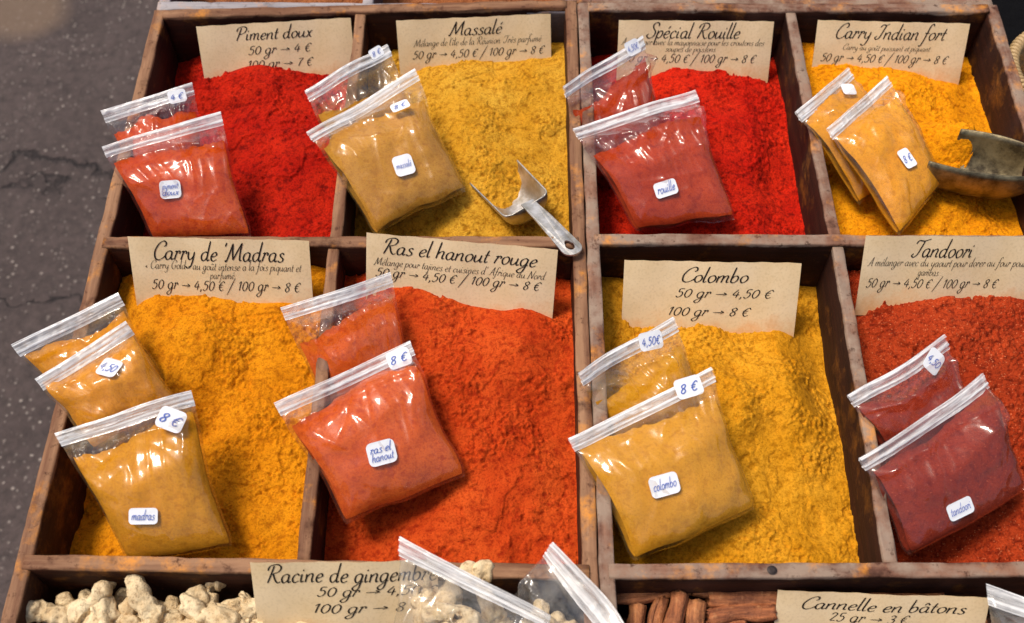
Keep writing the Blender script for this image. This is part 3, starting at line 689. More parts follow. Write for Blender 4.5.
# ------------------------------------------------------------------ bags of powder
def bag(tl, tr, br, bl, mat, dust, label, T=.026, fill=.28, stickers=(), seed=1, seal=.0120, name='spice_bag', cat='plastic bag', power=1.0,
        group='zip bags of ground spice', wrink=1.0, pinch=.05):
    TL, TR, BR, BL = [P(*q) for q in (tl, tr, br, bl)]
    fill = fill*.80
    rs = np.random.RandomState(seed)
    Lv = ((BL-TL).length+(BR-TR).length)/2; Wu = (TR-TL).length
    N = (BL-TL).cross(TR-TL).normalized()
    if N.z < 0: N = -N
    A = [np.array(q) for q in (TL, TR, BR, BL)]; Nn = np.array(N)
    vs_ = seal/Lv
    # creases (random line segments in metres)
    cre = []
    for k in range(18):
        cx = rs.uniform(.05, .95)*Wu; cy = rs.uniform(vs_*Lv, Lv*.98) if k % 3 == 0 else rs.uniform(vs_*Lv+.004, Lv*(fill+.25))
        an = math.pi/2+rs.uniform(-.75, .75) if rs.rand() < .75 else rs.uniform(-.5, .5)
        ln = rs.uniform(.022, .060); am = rs.uniform(.0012, .0034)*wrink
        cre.append((cx, cy, an, ln, am, rs.uniform(.0022, .0050)))
    for k in range(14):
        cx = rs.uniform(0, Wu); cy = rs.uniform(vs_*Lv, Lv*.98)
        cre.append((cx, cy, rs.uniform(0, 3.14), rs.uniform(.008, .02), rs.uniform(.0005, .0016)*wrink, rs.uniform(.0012, .0024)))
    for cx, an in ((Wu*.05, 1.1), (Wu*.12, 1.3), (Wu*.93, 2.0), (Wu*.86, 1.85)):     # folds that run down from the ends of the zip
        cre.append((cx+rs.uniform(-.005, .005), seal+.018, an+rs.uniform(-.2, .2), .05, .0028*wrink, .003))
    for cx, an in ((Wu*.06, -.9), (Wu*.94, .9+math.pi), (Wu*.5, 1.5)):
        cre.append((cx, Lv*.93, an, .03, .0022*wrink, .0028))
    def fillv(U):
        return fill+.055*np.sin(U*4.1+seed)+.035*vnoise(U*5, U*0, seed)
    def surf(U, V, side, kind='film'):
        U = np.asarray(U, float); V = np.asarray(V, float)
        bul = sstep(fill-.1, fill+.35, V)
        ed = 1-pinch*bul*np.sin(np.pi*np.clip((V-fill+.1)/(1.1-fill), 0, 1))
        # rounded lower corners, uneven sides
        ed = ed-.05*np.clip((V-.9)/.1, 0, 1)**2
        ed = ed+.022*vnoise(V*5, V*0+(U > .5)*5, seed)
        uu = .5+(U-.5)*ed
        vv = V+.018*vnoise(U*4, U*0, seed+4)*V*V+(1-V)*.014*vnoise(U*2.2, U*0, seed+14)
        b = (A[0]*(1-uu[..., None])+A[1]*uu[..., None])*(1-vv[..., None])+(A[3]*(1-uu[..., None])+A[2]*uu[..., None])*vv[..., None]
        e = np.clip(1-np.abs(2*U-1)**2.6, 0, 1)**.55
        fv = fillv(U)
        gt = sstep(fv-.06, fv+.30, V)*np.clip(1-((V-.62)/.385)**2*(V > .62), 0, 1)**.5
        t = T*e*gt*(1+.14*vnoise(U*3.1, V*3.1, seed+8)+.06*vnoise(U*8, V*8, seed+9))
        off = .62*t if side > 0 else -.38*t
        if kind == 'film':
            x = U*Wu; y = V*Lv; c = np.zeros_like(U)
            for (cx, cy, an, ln, am, wd) in cre:
                dx = x-cx; dy = y-cy; s = dx*math.cos(an)+dy*math.sin(an); q = -dx*math.sin(an)+dy*math.cos(an)
                q = q+.18*s*s/ln*math.sin(an*7)*2
                c = c+am*np.exp(-(np.sqrt(q*q+3e-7)-5e-4)/wd)*np.clip(1-(s/ln)**2, 0, 1)
            loose = 1-sstep(fv, fv+.12, V)
            k1 = vnoise(U*9+V*(2.5 if seed % 2 else -2.5), V*1.6, seed+21); k2 = vnoise(U*5-V*3, V*3.0, seed+22)
            rid = (1-np.abs(k1)*2.2).clip(0, 1)**1.6*.0030+(1-np.abs(k2)*2.4).clip(0, 1)**1.6*.0026
            # crumpled film: flat facets that meet at sharp creases
            for (sx_, sy_, an_, am_) in ((.017, .034, .45 if seed % 2 else -.35, .0075), (.010, .016, -.5, .0022)):
                wx_ = x+.004*vnoise(x*40, y*40, seed+31); wy_ = y+.006*vnoise(x*35, y*35, seed+32)
                gx = (wx_*math.cos(an_)+wy_*math.sin(an_))/sx_+seed*3.3; gy = (-wx_*math.sin(an_)+wy_*math.cos(an_))/sy_+seed*1.7
                ix = np.floor(gx).astype(int); iy = np.floor(gy).astype(int); fx = gx-ix; fy = gy-iy
                hq = lambda a_, b_: _LAT[(ix+a_+seed*5) & 255, (iy+b_) & 255]
                lo = hq(0, 0)+(hq(1, 0)-hq(0, 0))*fx+(hq(0, 1)-hq(0, 0))*fy
                hi = hq(1, 1)+(hq(0, 1)-hq(1, 1))*(1-fx)+(hq(1, 0)-hq(1, 1))*(1-fy)
                c = c+min(wrink, 1.8)*am_*np.where(fx+fy < 1, lo, hi)*(.30+.85*(1-sstep(fv+.02, fv+.40, V)))
            c = c+wrink*.7*rid*(.25+.9*sstep(.85, .25, V)*0+.75*(1-sstep(fv+.05, fv+.45, V)))
            c = c*(.60+.5*loose)+loose*.0014*(vnoise(x*45, y*25, seed+13)+.5)*(V > vs_)
            c = c*np.clip(np.minimum(U, 1-U)*16, 0, 1)*np.clip((V-vs_)*14, 0, 1)*np.clip((1-V)*14, 0, 1)
            off = off+(side*(.0007*np.clip(np.minimum(np.minimum(U, 1-U)*20, (1-V)*20), 0, 1)+.0001)+(c if side > 0 else -.25*c))
            # the empty top leans and waves as one sheet
        # sheet-wide wave of the loose flap, shared by both films
        wv = .0035*np.sin(U*5+seed*1.3)*(1-sstep(fill-.05, fill+.15, V))
        wv = wv+(.003*np.sin(U*2.6+seed)+.0011*np.sin(U*9+seed*2))*(1-V)
        off = off+wv
        return b+Nn*off[..., None]
    c = (TL+TR+BL+BR)/4; c = Vector((c.x, c.y, min(BL.z, BR.z)))
    root = empty(name, c, label, cat, group)
    nu, nv = 90, 104
    U, V = np.meshgrid(np.linspace(0, 1, nu), np.linspace(0, 1, nv), indexing='xy')
    F_, B_ = surf(U, V, 1), surf(U, V, -1)
    vs = np.concatenate([F_.reshape(-1, 3), B_.reshape(-1, 3)])
    mk('plastic_film', vs, np.concatenate([grid_faces(nu, nv, flip=True), grid_faces(nu, nv, nu*nv)]), film_for(dust), root)
    if mat is not None:
        nu2, nv2 = 60, 60
        U, V = np.meshgrid(np.linspace(.028, .972, nu2), np.linspace(0, 1, nv2), indexing='xy')
        fv = fillv(U)+.012*vnoise(U*30, U*0, seed+2)
        Vv = fv+(.972+.008*vnoise(U*6, U*0, seed+3)-fv)*V
        out = []
        for sgn in (1, -1):
            Q = surf(U, Vv, sgn, 'powder'); Mid = (surf(U, Vv, 1, 'powder')+surf(U, Vv, -1, 'powder'))/2
            k = sstep(0, .10, V)*.99
            out.append((Mid+(Q-Mid)*k[..., None]).reshape(-1, 3))
        mk('powder', np.concatenate(out), np.concatenate([grid_faces(nu2, nv2, flip=True), grid_faces(nu2, nv2, nu2*nv2)]), mat, root)
    # zip strip: two ridges and a band
    ns, nc = 60, 9
    prof = [(.0, .0006), (.10, .0009), (.18, .0016), (.26, .0009), (.55, .0008), (.70, .0018), (.78, .0009), (.9, .0008), (1.0, .0005)]
    U, K = np.meshgrid(np.linspace(-.004, 1.004, ns), np.arange(nc), indexing='xy')
    Vp = np.array([p[0] for p in prof])[K]*vs_; Hh = np.array([p[1] for p in prof])[K]
    mid = (surf(U, Vp, 1, 'powder')+surf(U, Vp, -1, 'powder'))/2
    wobble = .0005*vnoise(U*25, K*.7, seed+5)
    top = mid+Nn*(Hh+wobble)[..., None]; bot = mid-Nn*(Hh)[..., None]
    f = np.concatenate([grid_faces(ns, nc, flip=True), grid_faces(ns, nc, ns*nc)])
    zs_ = mk('zip_strip', np.concatenate([top.reshape(-1, 3), bot.reshape(-1, 3)]), f, SEAL, root)
    st_ = np.stack([U.ravel()*Wu*16+seed, Vp.ravel()*Lv*260, Vp.ravel()/vs_], 1); st_ = np.concatenate([st_, st_])
    zs_.data.attributes.new('strip', 'FLOAT_VECTOR', 'POINT').data.foreach_set('vector', st_.astype(np.float32).ravel())
    # stickers laid on the front film
    gu, gv = np.meshgrid(np.linspace(.05, .95, 61), np.linspace(.02, .95, 61), indexing='xy')
    gp = surf(gu, gv, 1)
    pj = np.array([proj(q) for q in gp.reshape(-1, 3)])
    for (sx, sy, sw, sh, ang, txt) in stickers:
        i = ((pj[:, 0]-sx)**2+(pj[:, 1]-sy)**2).argmin(); u0, v0 = gu.ravel()[i], gv.ravel()[i]
        c0 = surf(np.array([u0]), np.array([v0]), 1)[0]
        cu = surf(np.array([u0+.03]), np.array([v0]), 1, 'powder')[0]-surf(np.array([u0-.03]), np.array([v0]), 1, 'powder')[0]
        cu = Vector(cu).normalized(); nn_ = Vector(Nn)
        cv = Vector(surf(np.array([u0]), np.array([v0+.04]), 1, 'powder')[0]-surf(np.array([u0]), np.array([v0-.04]), 1, 'powder')[0]).normalized()
        nn_ = cv.cross(cu).normalized(); nn_ = nn_ if nn_.z > 0 else -nn_
        # turn so the sticker runs along the asked picture direction
        e1 = Vector((1, 0, 0)); e1 = (e1-nn_*e1.dot(nn_)).normalized(); e2 = e1.cross(nn_).normalized()
        if e2.y > 0: e2 = -e2
        ca, sa = math.cos(R(ang)), math.sin(R(ang))
        f1 = e1*ca-e2*sa; f2 = e1*sa+e2*ca
        c0 = Vector(c0)+nn_*.0012
        sc = .00088
        W2, H2 = sw*sc/2, sh*sc*1.15/2
        pts = []
        rr = min(W2, H2)*.45; m_ = 5
        for (sx_, sy_, a0) in ((1, 1, 0), (-1, 1, 90), (-1, -1, 180), (1, -1, 270)):
            for k in range(m_):
                a_ = R(a0+90*k/(m_-1)); pts.append((sx_*(W2-rr)+rr*math.cos(a_), sy_*(H2-rr)+rr*math.sin(a_)))
        cur = lambda x, y: -.0004*(x/W2)**2*1.0
        vv = [c0+f1*x+f2*y+nn_*cur(x, y) for x, y in pts]+[c0+f1*x+f2*y-nn_*.0004 for x, y in pts]
        k = len(pts); fs = [tuple(range(k)), tuple(range(2*k-1, k-1, -1))]+[(i_, (i_+1) % k, k+(i_+1) % k, k+i_) for i_ in range(k)]
        st = mk('sticker', vv, fs, STICK, root, False)
        rows = txt.split('|'); ov, of = [], []
        for ri, tx in enumerate(rows):
            v2, f2_, wd = write(tx, pen=8.5, thin=.8, n=4)
            if not v2: continue
            xs = [q[0] for q in v2]; mn, mx = min(xs), max(xs)
            hh = 2*H2*(.70 if len(rows) > 1 else .56)/len(rows); kx = min(2*W2*.80/(mx-mn), hh/75)
            ky = min(hh/95, kx*1.3)
            yc = (ri-(len(rows)-1)/2)*hh
            b0 = len(ov)
            for (x, y) in v2:
                X_ = (x-(mn+mx)/2)*kx; Y_ = yc-(y-38)*ky
                ov.append(c0+f1*X_+f2*Y_+nn_*.00035)
            of += [tuple(q+b0 for q in ff) for ff in f2_]
        if ov: mk('handwriting', ov, of, PEN, st, False)
    return root

D_RED = (.6, .06, .02, 1); D_YEL = (.75, .40, .04, 1); D_ORG = (.72, .14, .03, 1); D_TAN = (.4, .06, .02, 1); D_W = (.8, .75, .68, 1)
# (px, py, z) of the zip's two ends, then lower right and lower left corners
bag((100, 110, .018), (191, 82, .018), (215, 190, -.045), (150, 215, -.045), B_RED, D_RED, 'clear bag of red powder tucked behind the front one under the Piment doux card', T=.020, fill=.30, seed=3,
    stickers=((178, 97, 19, 12, 14, '4 €'),))
bag((103, 147, .028), (219, 110, .022), (254, 234, -.026), (150, 240, -.030), B_RED, D_RED, 'clear bag of red powder with a piment doux sticker, in front by the asphalt', fill=.26, seed=4,
    stickers=((171, 190, 21, 16, 5, 'piment|doux'),))
bag((305, 89, .018), (386, 43, .018), (432, 150, -.040), (350, 190, -.042), B_MASS, D_YEL, 'nearly hidden bag of mustard powder leaning on the divider behind a fuller one', T=.020, fill=.38, seed=5,
    stickers=((375, 52, 16, 10, 35, '8 €'),))
bag((307, 133, .024), (414, 71, .018), (467, 190, -.022), (374, 236, -.024), B_MASS, D_YEL, 'full bag of mustard powder with two stickers, beside the small scoop', fill=.24, seed=16,
    stickers=((403, 166, 21, 19, 20, 'massalé'), (401, 107, 20, 12, 25, '8 €')), T=.030)
bag((561, 88, .018), (641, 36, .018), (668, 150, -.045), (592, 180, -.045), B_RUST, D_RED, 'shiny bag of red powder overlapping the Spécial Rouille card', T=.020, fill=.30, seed=7, wrink=1.5,
    stickers=((632, 48, 19, 14, 30, '4,50€'),))
bag((574, 130, .022), (694, 88, .016), (736, 217, -.024), (636, 233, -.030), B_RUST, D_RED, 'shiny bag of rust red powder lying on the scarlet heap', fill=.26, seed=8, wrink=1.4,
    stickers=((666, 188, 24, 14, 18, 'rouille'),))
bag((797, 111, .016), (850, 65, .014), (905, 165, -.036), (858, 206, -.036), B_INDI, D_YEL, 'narrow bag of yellow curry behind another, leaning on the divider', T=.020, fill=.14, seed=9, wrink=.8,
    stickers=((848, 89, 16, 13, 10, ''),))
bag((826, 129, .016), (888, 73, .010), (944, 184, -.022), (898, 236, -.022), B_INDI, D_YEL, 'narrow full bag of yellow curry pointing at the brass scoop', fill=.14, seed=10, wrink=.9,
    stickers=((907, 159, 14, 19, 30, '8 €'),), T=.027)
bag((11, 344, .028), (117, 293, .024), (170, 385, -.030), (85, 430, -.030), B_MAD2, D_YEL, 'rearmost of the three yellow powder bags by the asphalt', T=.018, fill=.22, seed=11, wrink=.8)
bag((35, 380, .034), (125, 322, .030), (183, 405, -.006), (92, 450, -.006), B_MAD2, D_YEL, 'middle of the three yellow powder bags, its zip just below the rear one', T=.022, fill=.16, seed=12, wrink=.8,
    stickers=((110, 368, 19, 17, -18, '4,50'),))
bag((54, 432, .034), (190, 391, .030), (234, 545, -.026), (128, 562, -.030), B_MADR, D_YEL, 'front and fullest of the three yellow powder bags, with a Madras sticker', fill=.20, seed=13, T=.030,
    stickers=((171, 421, 23, 17, -18, '8 €'), (143, 517, 24, 12, 0, 'madras')))
bag((281, 307, .022), (391, 272, .018), (420, 400, -.038), (325, 420, -.038), B_RAS, D_ORG, 'crinkled bag of orange powder leaning behind a larger one', T=.020, fill=.34, seed=14, wrink=1.6)
bag((274, 404, .026), (411, 340, .016), (467, 474, -.022), (343, 524, -.024), B_RAS, D_ORG, 'large bag of orange powder with a ras el hanout sticker', fill=.22, seed=15, T=.031, wrink=1.2,
    stickers=((398, 358, 22, 15, 22, '8 €'), (382, 453, 25, 18, 15, 'ras el|hanout')))
bag((574, 373, .018), (672, 318, .010), (712, 425, -.036), (620, 460, -.036), B_COLO, D_YEL, 'half empty bag of golden powder leaning behind a full one', T=.018, fill=.40, seed=26, wrink=1.4,
    stickers=((651, 340, 24, 15, 12, '4,50€'),))
bag((570, 437, .022), (708, 368, .012), (757, 508, -.022), (633, 564, -.024), B_COLO, D_YEL, 'full bag of golden powder with a Colombo sticker', fill=.17, seed=17, T=.032, wrink=.9,
    stickers=((689, 388, 26, 16, 18, '8 €'), (665, 485, 26, 16, 15, 'colombo')))
bag((853, 396, .016), (941, 336, .008), (985, 450, -.032), (905, 490, -.036), B_TAND, D_TAN, 'dark red powder bag behind another, with a price sticker near its zip', T=.020, fill=.24, seed=18,
    stickers=((934, 362, 18, 20, -38, '4,50'),))
bag((861, 457, .020), (984, 372, .006), (1028, 488, -.022), (905, 558, -.026), B_TAND, D_TAN, 'dark red powder bag with a tandoori sticker, leaning on the divider', fill=.16, seed=19, T=.028,
    stickers=((960, 508, 25, 13, 22, 'tandoori'),))
# bags of ginger and cinnamon in the near row
GB = [bag((404, 535, .030), (550, 618, .030), (520, 712, -.035), (385, 690, -.035), None, D_W, 'clear bag of dried ginger pieces covering the end of the Racine card', T=.034, fill=.12, seed=20, wrink=2.2, group='zip bags of whole spices'),
      bag((556, 540, .030), (634, 640, .026), (560, 730, -.030), (500, 610, -.025), None, D_W, 'crumpled shiny bag of ginger against the tray side near the middle', T=.030, fill=.12, seed=21, wrink=3.0, seal=.017, group='zip bags of whole spices'),
      bag((986, 585, .012), (1085, 622, .012), (1090, 740, -.035), (1000, 720, -.035), None, D_W, 'clear bag of cinnamon in the lower right corner', T=.030, fill=.12, seed=22, wrink=2.4, seal=.014, group='zip bags of whole spices')]

# ------------------------------------------------------------------ scoops
def scoop(A0, A1, B0, B1, D0, D1, p, mat, label, handle, th=.0011, rear=.35, bow=0.0, name='spice_scoop'):
    A0, A1, B0, B1 = [np.array(P(*q)) for q in (A0, A1, B0, B1)]
    c = (A0+A1+B0+B1)/4
    root = empty(name, (c[0], c[1], c[2]-.03), label, 'scoop', None)
    nt_, ns = 26, 33; out = []
    ax = ((A1+B1)/2-(A0+B0)/2); ax = ax/np.linalg.norm(ax)
    for i in range(nt_+1):
        t = i/nt_
        a = A0*(1-t)+A1*t; b = B0*(1-t)+B1*t; w_ = b-a
        a = a-w_*bow*math.sin(math.pi*t*.9); b = b+w_*bow*math.sin(math.pi*t*.9); mid = (a+b)/2; w_ = b-a
        dn = np.cross(w_, ax); dn = dn/np.linalg.norm(dn)
        if dn[2] > 0: dn = -dn
        D = D0*(1-t)+D1*t
        kk = 1.0
        if t > 1-rear:
            q = (t-(1-rear))/rear; kk = math.sqrt(max(0, 1-q**2.4*.92))
        for j in range(ns):
            s = -1+2*j/(ns-1); an = s*math.pi/2
            sy = math.copysign(abs(math.sin(an))**p, s); cz = abs(math.cos(an))**p
            kw = 1-(1-kk)*.35
            out.append(mid+w_*.5*sy*kw+dn*D*cz*kk)
    # shut the rear end
    f = [tuple(q) for q in grid_faces(ns, nt_+1)]
    last = nt_*ns; ctr = np.mean(out[last:last+ns], axis=0); out.append((out[last]+out[last+ns-1])/2); ci = len(out)-1
    for j in range(ns-1): f.append((last+j, last+j+1, ci))
    o = mk('bowl', out, f, mat, root)
    md = o.modifiers.new('solid', 'SOLIDIFY'); md.thickness = th; md.offset = 0
    # strap handle
    (h0, h1, w0, w1, hole) = handle
    h0 = Vector(P(*h0)); h1 = Vector(P(*h1)); L = (h1-h0).length; d = (h1-h0).normalized()
    sd_ = d.cross(Vector((0, 0, 1))).normalized(); up = sd_.cross(d).normalized()
    outer = [Vector((0, -w0/2, 0)), Vector((L*.35, -(w0*.55+w1*.45)/2, 0)), Vector((L-w1/2, -w1/2, 0))]
    for k in range(1, 10):
        a = -math.pi/2+math.pi*k/10; outer.append(Vector((L-w1/2+math.cos(a)*w1/2, math.sin(a)*w1/2, 0)))
    outer += [Vector((L-w1/2, w1/2, 0)), Vector((L*.35, (w0*.55+w1*.45)/2, 0)), Vector((0, w0/2, 0))]
    loops = [outer]
    if hole:
        hx0, hx1, hw = hole; hl = []
        for k in range(20):
            a = 2*math.pi*k/20; s_ = math.cos(a)
            xx = (L-hx0+L-hx1)/2+s_*(hx0-hx1)/2; hl.append(Vector((xx, math.sin(a)*hw/2*(1.0 if s_ > -.3 else .8), 0)))
        loops.append(hl[::-1])
    tri = tessellate_polygon(loops); flatv = [q for l in loops for q in l]
    TH = .0016; vs = []
    for zz in (TH/2, -TH/2):
        for q in flatv:
            arch = .0016*math.sin(math.pi*min(1, q.x/L))
            crown = -.10*q.y*q.y/(w0/2)*.5
            vs.append(h0+d*q.x+sd_*q.y+up*(zz+arch+crown))
    n_ = len(flatv); fs = [tuple(t) for t in tri]+[tuple(n_+i for i in t[::-1]) for t in tri]
    b = 0
    for l in loops:
        k = len(l)
        fs += [(b+i, b+(i+1) % k, n_+b+(i+1) % k, n_+b+i) for i in range(k)]; b += k
    mk('handle', vs, fs, mat, root, False)
    return root
scoop((470, 183, -.030), (506, 218, -.014), (517, 160, -.018), (549, 193, -.008), .026, .024, .9, ALU, 'small aluminium scoop stuck in the mustard yellow powder',
      ((527, 202, -.012), (577, 254, .008), .0125, .0185, (.019, .006, .008)), rear=.12)
scoop((929, 161, .006), (1046, 178, .006), (961, 129, -.004), (1050, 154, .006), .040, .046, .80, BRASS, 'large tarnished brass scoop resting in the bright curry powder',
      ((1040, 170, .004), (1120, 178, .022), .016, .022, (.02, .007, .008)), th=.0014, rear=.45, bow=.14)

# ------------------------------------------------------------------ dried ginger
def ginger_mesh(seed, size):
    rr = random.Random(seed)
    bmv = [(0, 0, 0)]; ed = []; rad = [size*.30]
    cur = 0; d = rr.uniform(0, 6.28)
    for k in range(rr.randint(2, 4)):
        p = bmv[cur]; d += rr.uniform(-.7, .7)
        bmv.append((p[0]+math.cos(d)*size*.34, p[1]+math.sin(d)*size*.34, p[2]+rr.uniform(-.08, .08)*size)); rad.append(size*rr.uniform(.22, .33)); ed.append((cur, len(bmv)-1))
        nxt = len(bmv)-1
        for q in range(rr.randint(0, 1)):
            a = d+rr.choice((-1, 1))*rr.uniform(.8, 1.5); p2 = bmv[nxt]
            bmv.append((p2[0]+math.cos(a)*size*.26, p2[1]+math.sin(a)*size*.26, p2[2]+rr.uniform(-.12, .14)*size)); rad.append(size*rr.uniform(.13, .20)); ed.append((nxt, len(bmv)-1))
        cur = nxt
    me = bpy.data.meshes.new('g'); me.from_pydata(bmv, ed, []); o = bpy.data.objects.new('g', me); COL.objects.link(o)
    s = o.modifiers.new('s', 'SKIN'); sv = me.skin_vertices[0].data
    for i, r_ in enumerate(rad): sv[i].radius = (r_, r_*.82)
    sv[0].use_root = True
    sb = o.modifiers.new('b', 'SUBSURF'); sb.levels = 3; sb.render_levels = 3
    dg = bpy.context.evaluated_depsgraph_get(); ev = o.evaluated_get(dg)
    m2 = bpy.data.meshes.new_from_object(ev); bpy.data.objects.remove(o)
    co = np.zeros(len(m2.vertices)*3); m2.vertices.foreach_get('co', co); co = co.reshape(-1, 3)
    nrm = np.zeros(len(m2.vertices)*3); m2.vertices.foreach_get('normal', nrm); nrm = nrm.reshape(-1, 3)
    dsp = size*.075*(fbm(co[:, 0]*110+co[:, 2]*60, co[:, 1]*110-co[:, 2]*70, 4, seed))+size*.02*np.sin(co[:, 0]*700+co[:, 1]*350)
    co = co+nrm*dsp[:, None]; m2.vertices.foreach_set('co', co.ravel()); m2.polygons.foreach_set('use_smooth', [True]*len(m2.polygons))
    m2.materials.clear(); m2.materials.append(GING); m2.update(); m2.name = 'ginger_root'
    return m2
gm = [ginger_mesh(60+i, .023+.003*(i % 3)) for i in range(7)]
big_g = ginger_mesh(71, .034)
rnd = random.Random(5)
def ginger(mesh, p, label, group='dried ginger roots', s=1.0, rot=None):
    o = bpy.data.objects.new('ginger_root', mesh); COL.objects.link(o)
    p = (p[0], min(p[1], .262-.020*s), p[2])
    o.location = p; o.rotation_euler = rot or (rnd.uniform(-.6, .6), rnd.uniform(-.6, .6), rnd.uniform(0, 6.28)); o.scale = (s,)*3
    return tag(o, label, 'ginger root', group)
ginger(big_g, P(168, 602, -.018), 'largest pale ginger root, on top of the heap left of the Racine card', rot=(.2, .1, .3))
bl_, br_, fr_, fl_ = LC['C']
for layer, (zl, nrow, ncol) in enumerate(((-.074, 6, 10), (-.052, 7, 11), (-.034, 6, 12))):
    for j in range(nrow):
        for i in range(ncol):
            u = .07+(i+.5+rnd.uniform(-.3, .3))/ncol*.86; v = .13+(j+.2+rnd.uniform(-.15, .25))/nrow*.80
            q = (bl_*(1-u)+br_*u)*(1-v)+(fl_*(1-u)+fr_*u)*v
            if layer == 2 and (u < .08 or u > .55): continue
            if layer == 1 and u < .05: continue
            if layer == 2 and abs(q.x-P(168, 602, -.03).x) < .022 and abs(q.y-P(168, 602, -.03).y) < .018: continue
            ginger(gm[rnd.randrange(7)], (q.x, q.y, ZR+zl+rnd.uniform(-.004, .004)), *(('knobbly pale dried ginger root in the heap left of the Racine card', 'loose ginger roots left of the card') if q.x < P(262, 600).x else ('dried ginger root lying under the Racine card and the ginger bags', 'loose ginger roots under the card and bags')), rnd.uniform(.95, 1.3))
for jj, py in enumerate((588, 600, 612, 624)):
    for px in range(66 if jj else 80, 262, 17):
        ginger(gm[rnd.randrange(7)], P(px+rnd.uniform(-4, 4), py+rnd.uniform(-2, 2), -.029), 'knobbly pale dried ginger root in the heap left of the Racine card', 'loose ginger roots left of the card', rnd.uniform(.8, 1.05))
for k_, (px, py, s, lb) in enumerate(((72, 615, 1.1, 'dark sided ginger root nearest the tray wall on the left'), (92, 590, .9, 'small upright ginger root by the back bar, left of the heap'), (112, 603, 1.2, 'ginger root just left of the largest one'),
        (124, 594, 1.0, 'flat ginger root under the bar behind the largest one'), (140, 617, 1.1, 'ginger root in front of the largest one'), (204, 607, 1.05, 'ginger root just right of the largest one'), (212, 590, 1.0, 'ginger root by the bar, right of the largest one'),
        (232, 594, 1.15, 'hollow knobbed ginger root beside the Racine card edge'), (240, 611, 1.1, 'ginger root touching the left edge of the Racine card'), (152, 590, .8, 'small ginger root wedged between the bar and the largest one'), (80, 600, .95, 'ginger root second from the left wall'), (104, 612, 1.05, 'ginger root in front of the flat one under the bar'), (226, 602, .95, 'ginger root between the hollow one and the bottom edge'), (188, 622, 1.0, 'ginger root at the bottom edge below the largest one'), (96, 622, 1.0, 'ginger root at the bottom left corner of the heap'), (222, 622, 1.0, 'ginger root at the bottom edge near the Racine card'))):
    ginger(gm[k_ % 7], P(px, py, -.018-.004*(k_ % 2)), lb, 'ginger roots on top of the heap', s*1.15)
for (px, py, z, s) in ((424, 584, .000, 1.1), (437, 606, -.004, 1.3), (462, 604, -.006, 1.1), (486, 612, -.008, 1.1), (430, 632, -.010, 1.2), (468, 634, -.012, 1.2), (505, 640, -.015, 1.2), (515, 622, -.012, .8), (418, 604, -.006, .9), (446, 592, -.006, 1.0), (480, 597, -.008, .9), (498, 618, -.010, 1.1), (418, 618, -.010, 1.1), (452, 622, -.012, 1.1)):
    ginger(gm[rnd.randrange(7)], P(px, py, z), 'pale ginger piece inside the clear bag over the Racine card', 'ginger pieces in the clear bag', s)
for (px, py, z, s) in ((553, 612, -.005, 1.0), (566, 622, -.008, 1.0), (540, 624, -.012, .9), (545, 640, -.015, 1.1), (560, 660, -.02, 1.1)):
    ginger(gm[rnd.randrange(7)], P(px, py, z), 'pale ginger piece inside the crumpled bag against the tray side', 'ginger pieces in the crumpled bag', s)
# ------------------------------------------------------------------ cinnamon sticks
def stick_mesh(L, r, seed):
    n_s = 14; prof = []
    th = r*.16; turns = 1.55+.3*(seed % 3)/2; K = 34
    def spiral(off):
        pts = []
        for k in range(K):
            t = k/(K-1); a = t*turns*2*math.pi+seed; rr_ = r*(1-.42*t)-off*th; pts.append((rr_*math.cos(a), rr_*math.sin(a)*.92))
        return pts
    prof = spiral(0)+spiral(1)[::-1]; k = len(prof); vs = []
    for i in range(n_s+1):
        x = L*(i/n_s-.5); bend = .0012*math.sin(i*.5+seed); sc = 1+.05*math.sin(i*1.1+seed*2)
        for j, (y, z) in enumerate(prof):
            jx = (.0012*math.sin(j*1.3+seed)+.0008*math.sin(j*3.1)) if i in (0, n_s) else 0
            dd = 1+.05*float(vnoise(i*.7, j*.5, seed))
            vs.append((x+jx, y*sc*dd+bend, z*sc*dd))
    fs = [(i*k+j, (i+1)*k+j, (i+1)*k+(j+1) % k, i*k+(j+1) % k) for i in range(n_s) for j in range(k)]
    for e in (0, n_s):
        for j in range(K-1):
            q = (e*k+j, e*k+j+1, e*k+k-2-j, e*k+k-1-j); fs.append(q if e == 0 else q[::-1])
    me = bpy.data.meshes.new('cinnamon_stick'); me.from_pydata(vs, [], fs); me.validate()
    me.polygons.foreach_set('use_smooth', [True]*len(me.polygons)); me.materials.append(CINN); return me
sm = [stick_mesh(.075, .0080, 1), stick_mesh(.070, .0065, 2), stick_mesh(.080, .0095, 3), stick_mesh(.065, .0075, 5)]
def cinn(a, b, z, m, label, grp='cinnamon sticks', z2=None):
    A = P(a[0], a[1], z); B = P(b[0], b[1], z if z2 is None else z2); c = (A+B)/2; d = B-A
    o = bpy.data.objects.new('cinnamon_stick', sm[m]); COL.objects.link(o); o.location = c
    o.rotation_euler = d.to_track_quat('X', 'Z').to_euler(); L0 = (.075, .070, .080, .065)[m]; s = d.length/L0; o.scale = (s, 1, 1)
    return tag(o, label, 'cinnamon stick', grp)
cinn((616, 598), (690, 588), -.036, 1, 'thin cinnamon stick lying crosswise behind the short upright ones')
cinn((692, 590), (760, 587), -.036, 1, 'cinnamon stick lying crosswise furthest back under the bar')
cinn((772, 590), (850, 589), -.040, 0, 'cinnamon stick under the bar just behind the left half of the Cannelle card')
cinn((862, 589), (940, 590), -.040, 2, 'cinnamon stick under the bar just behind the right half of the Cannelle card')
cinn((708, 598), (782, 600), -.036, 2, 'thickest cinnamon stick, lying crosswise beside the Cannelle card')
cinn((708, 617), (774, 611), -.036, 3, 'paler cinnamon stick crosswise in front of the thickest one')
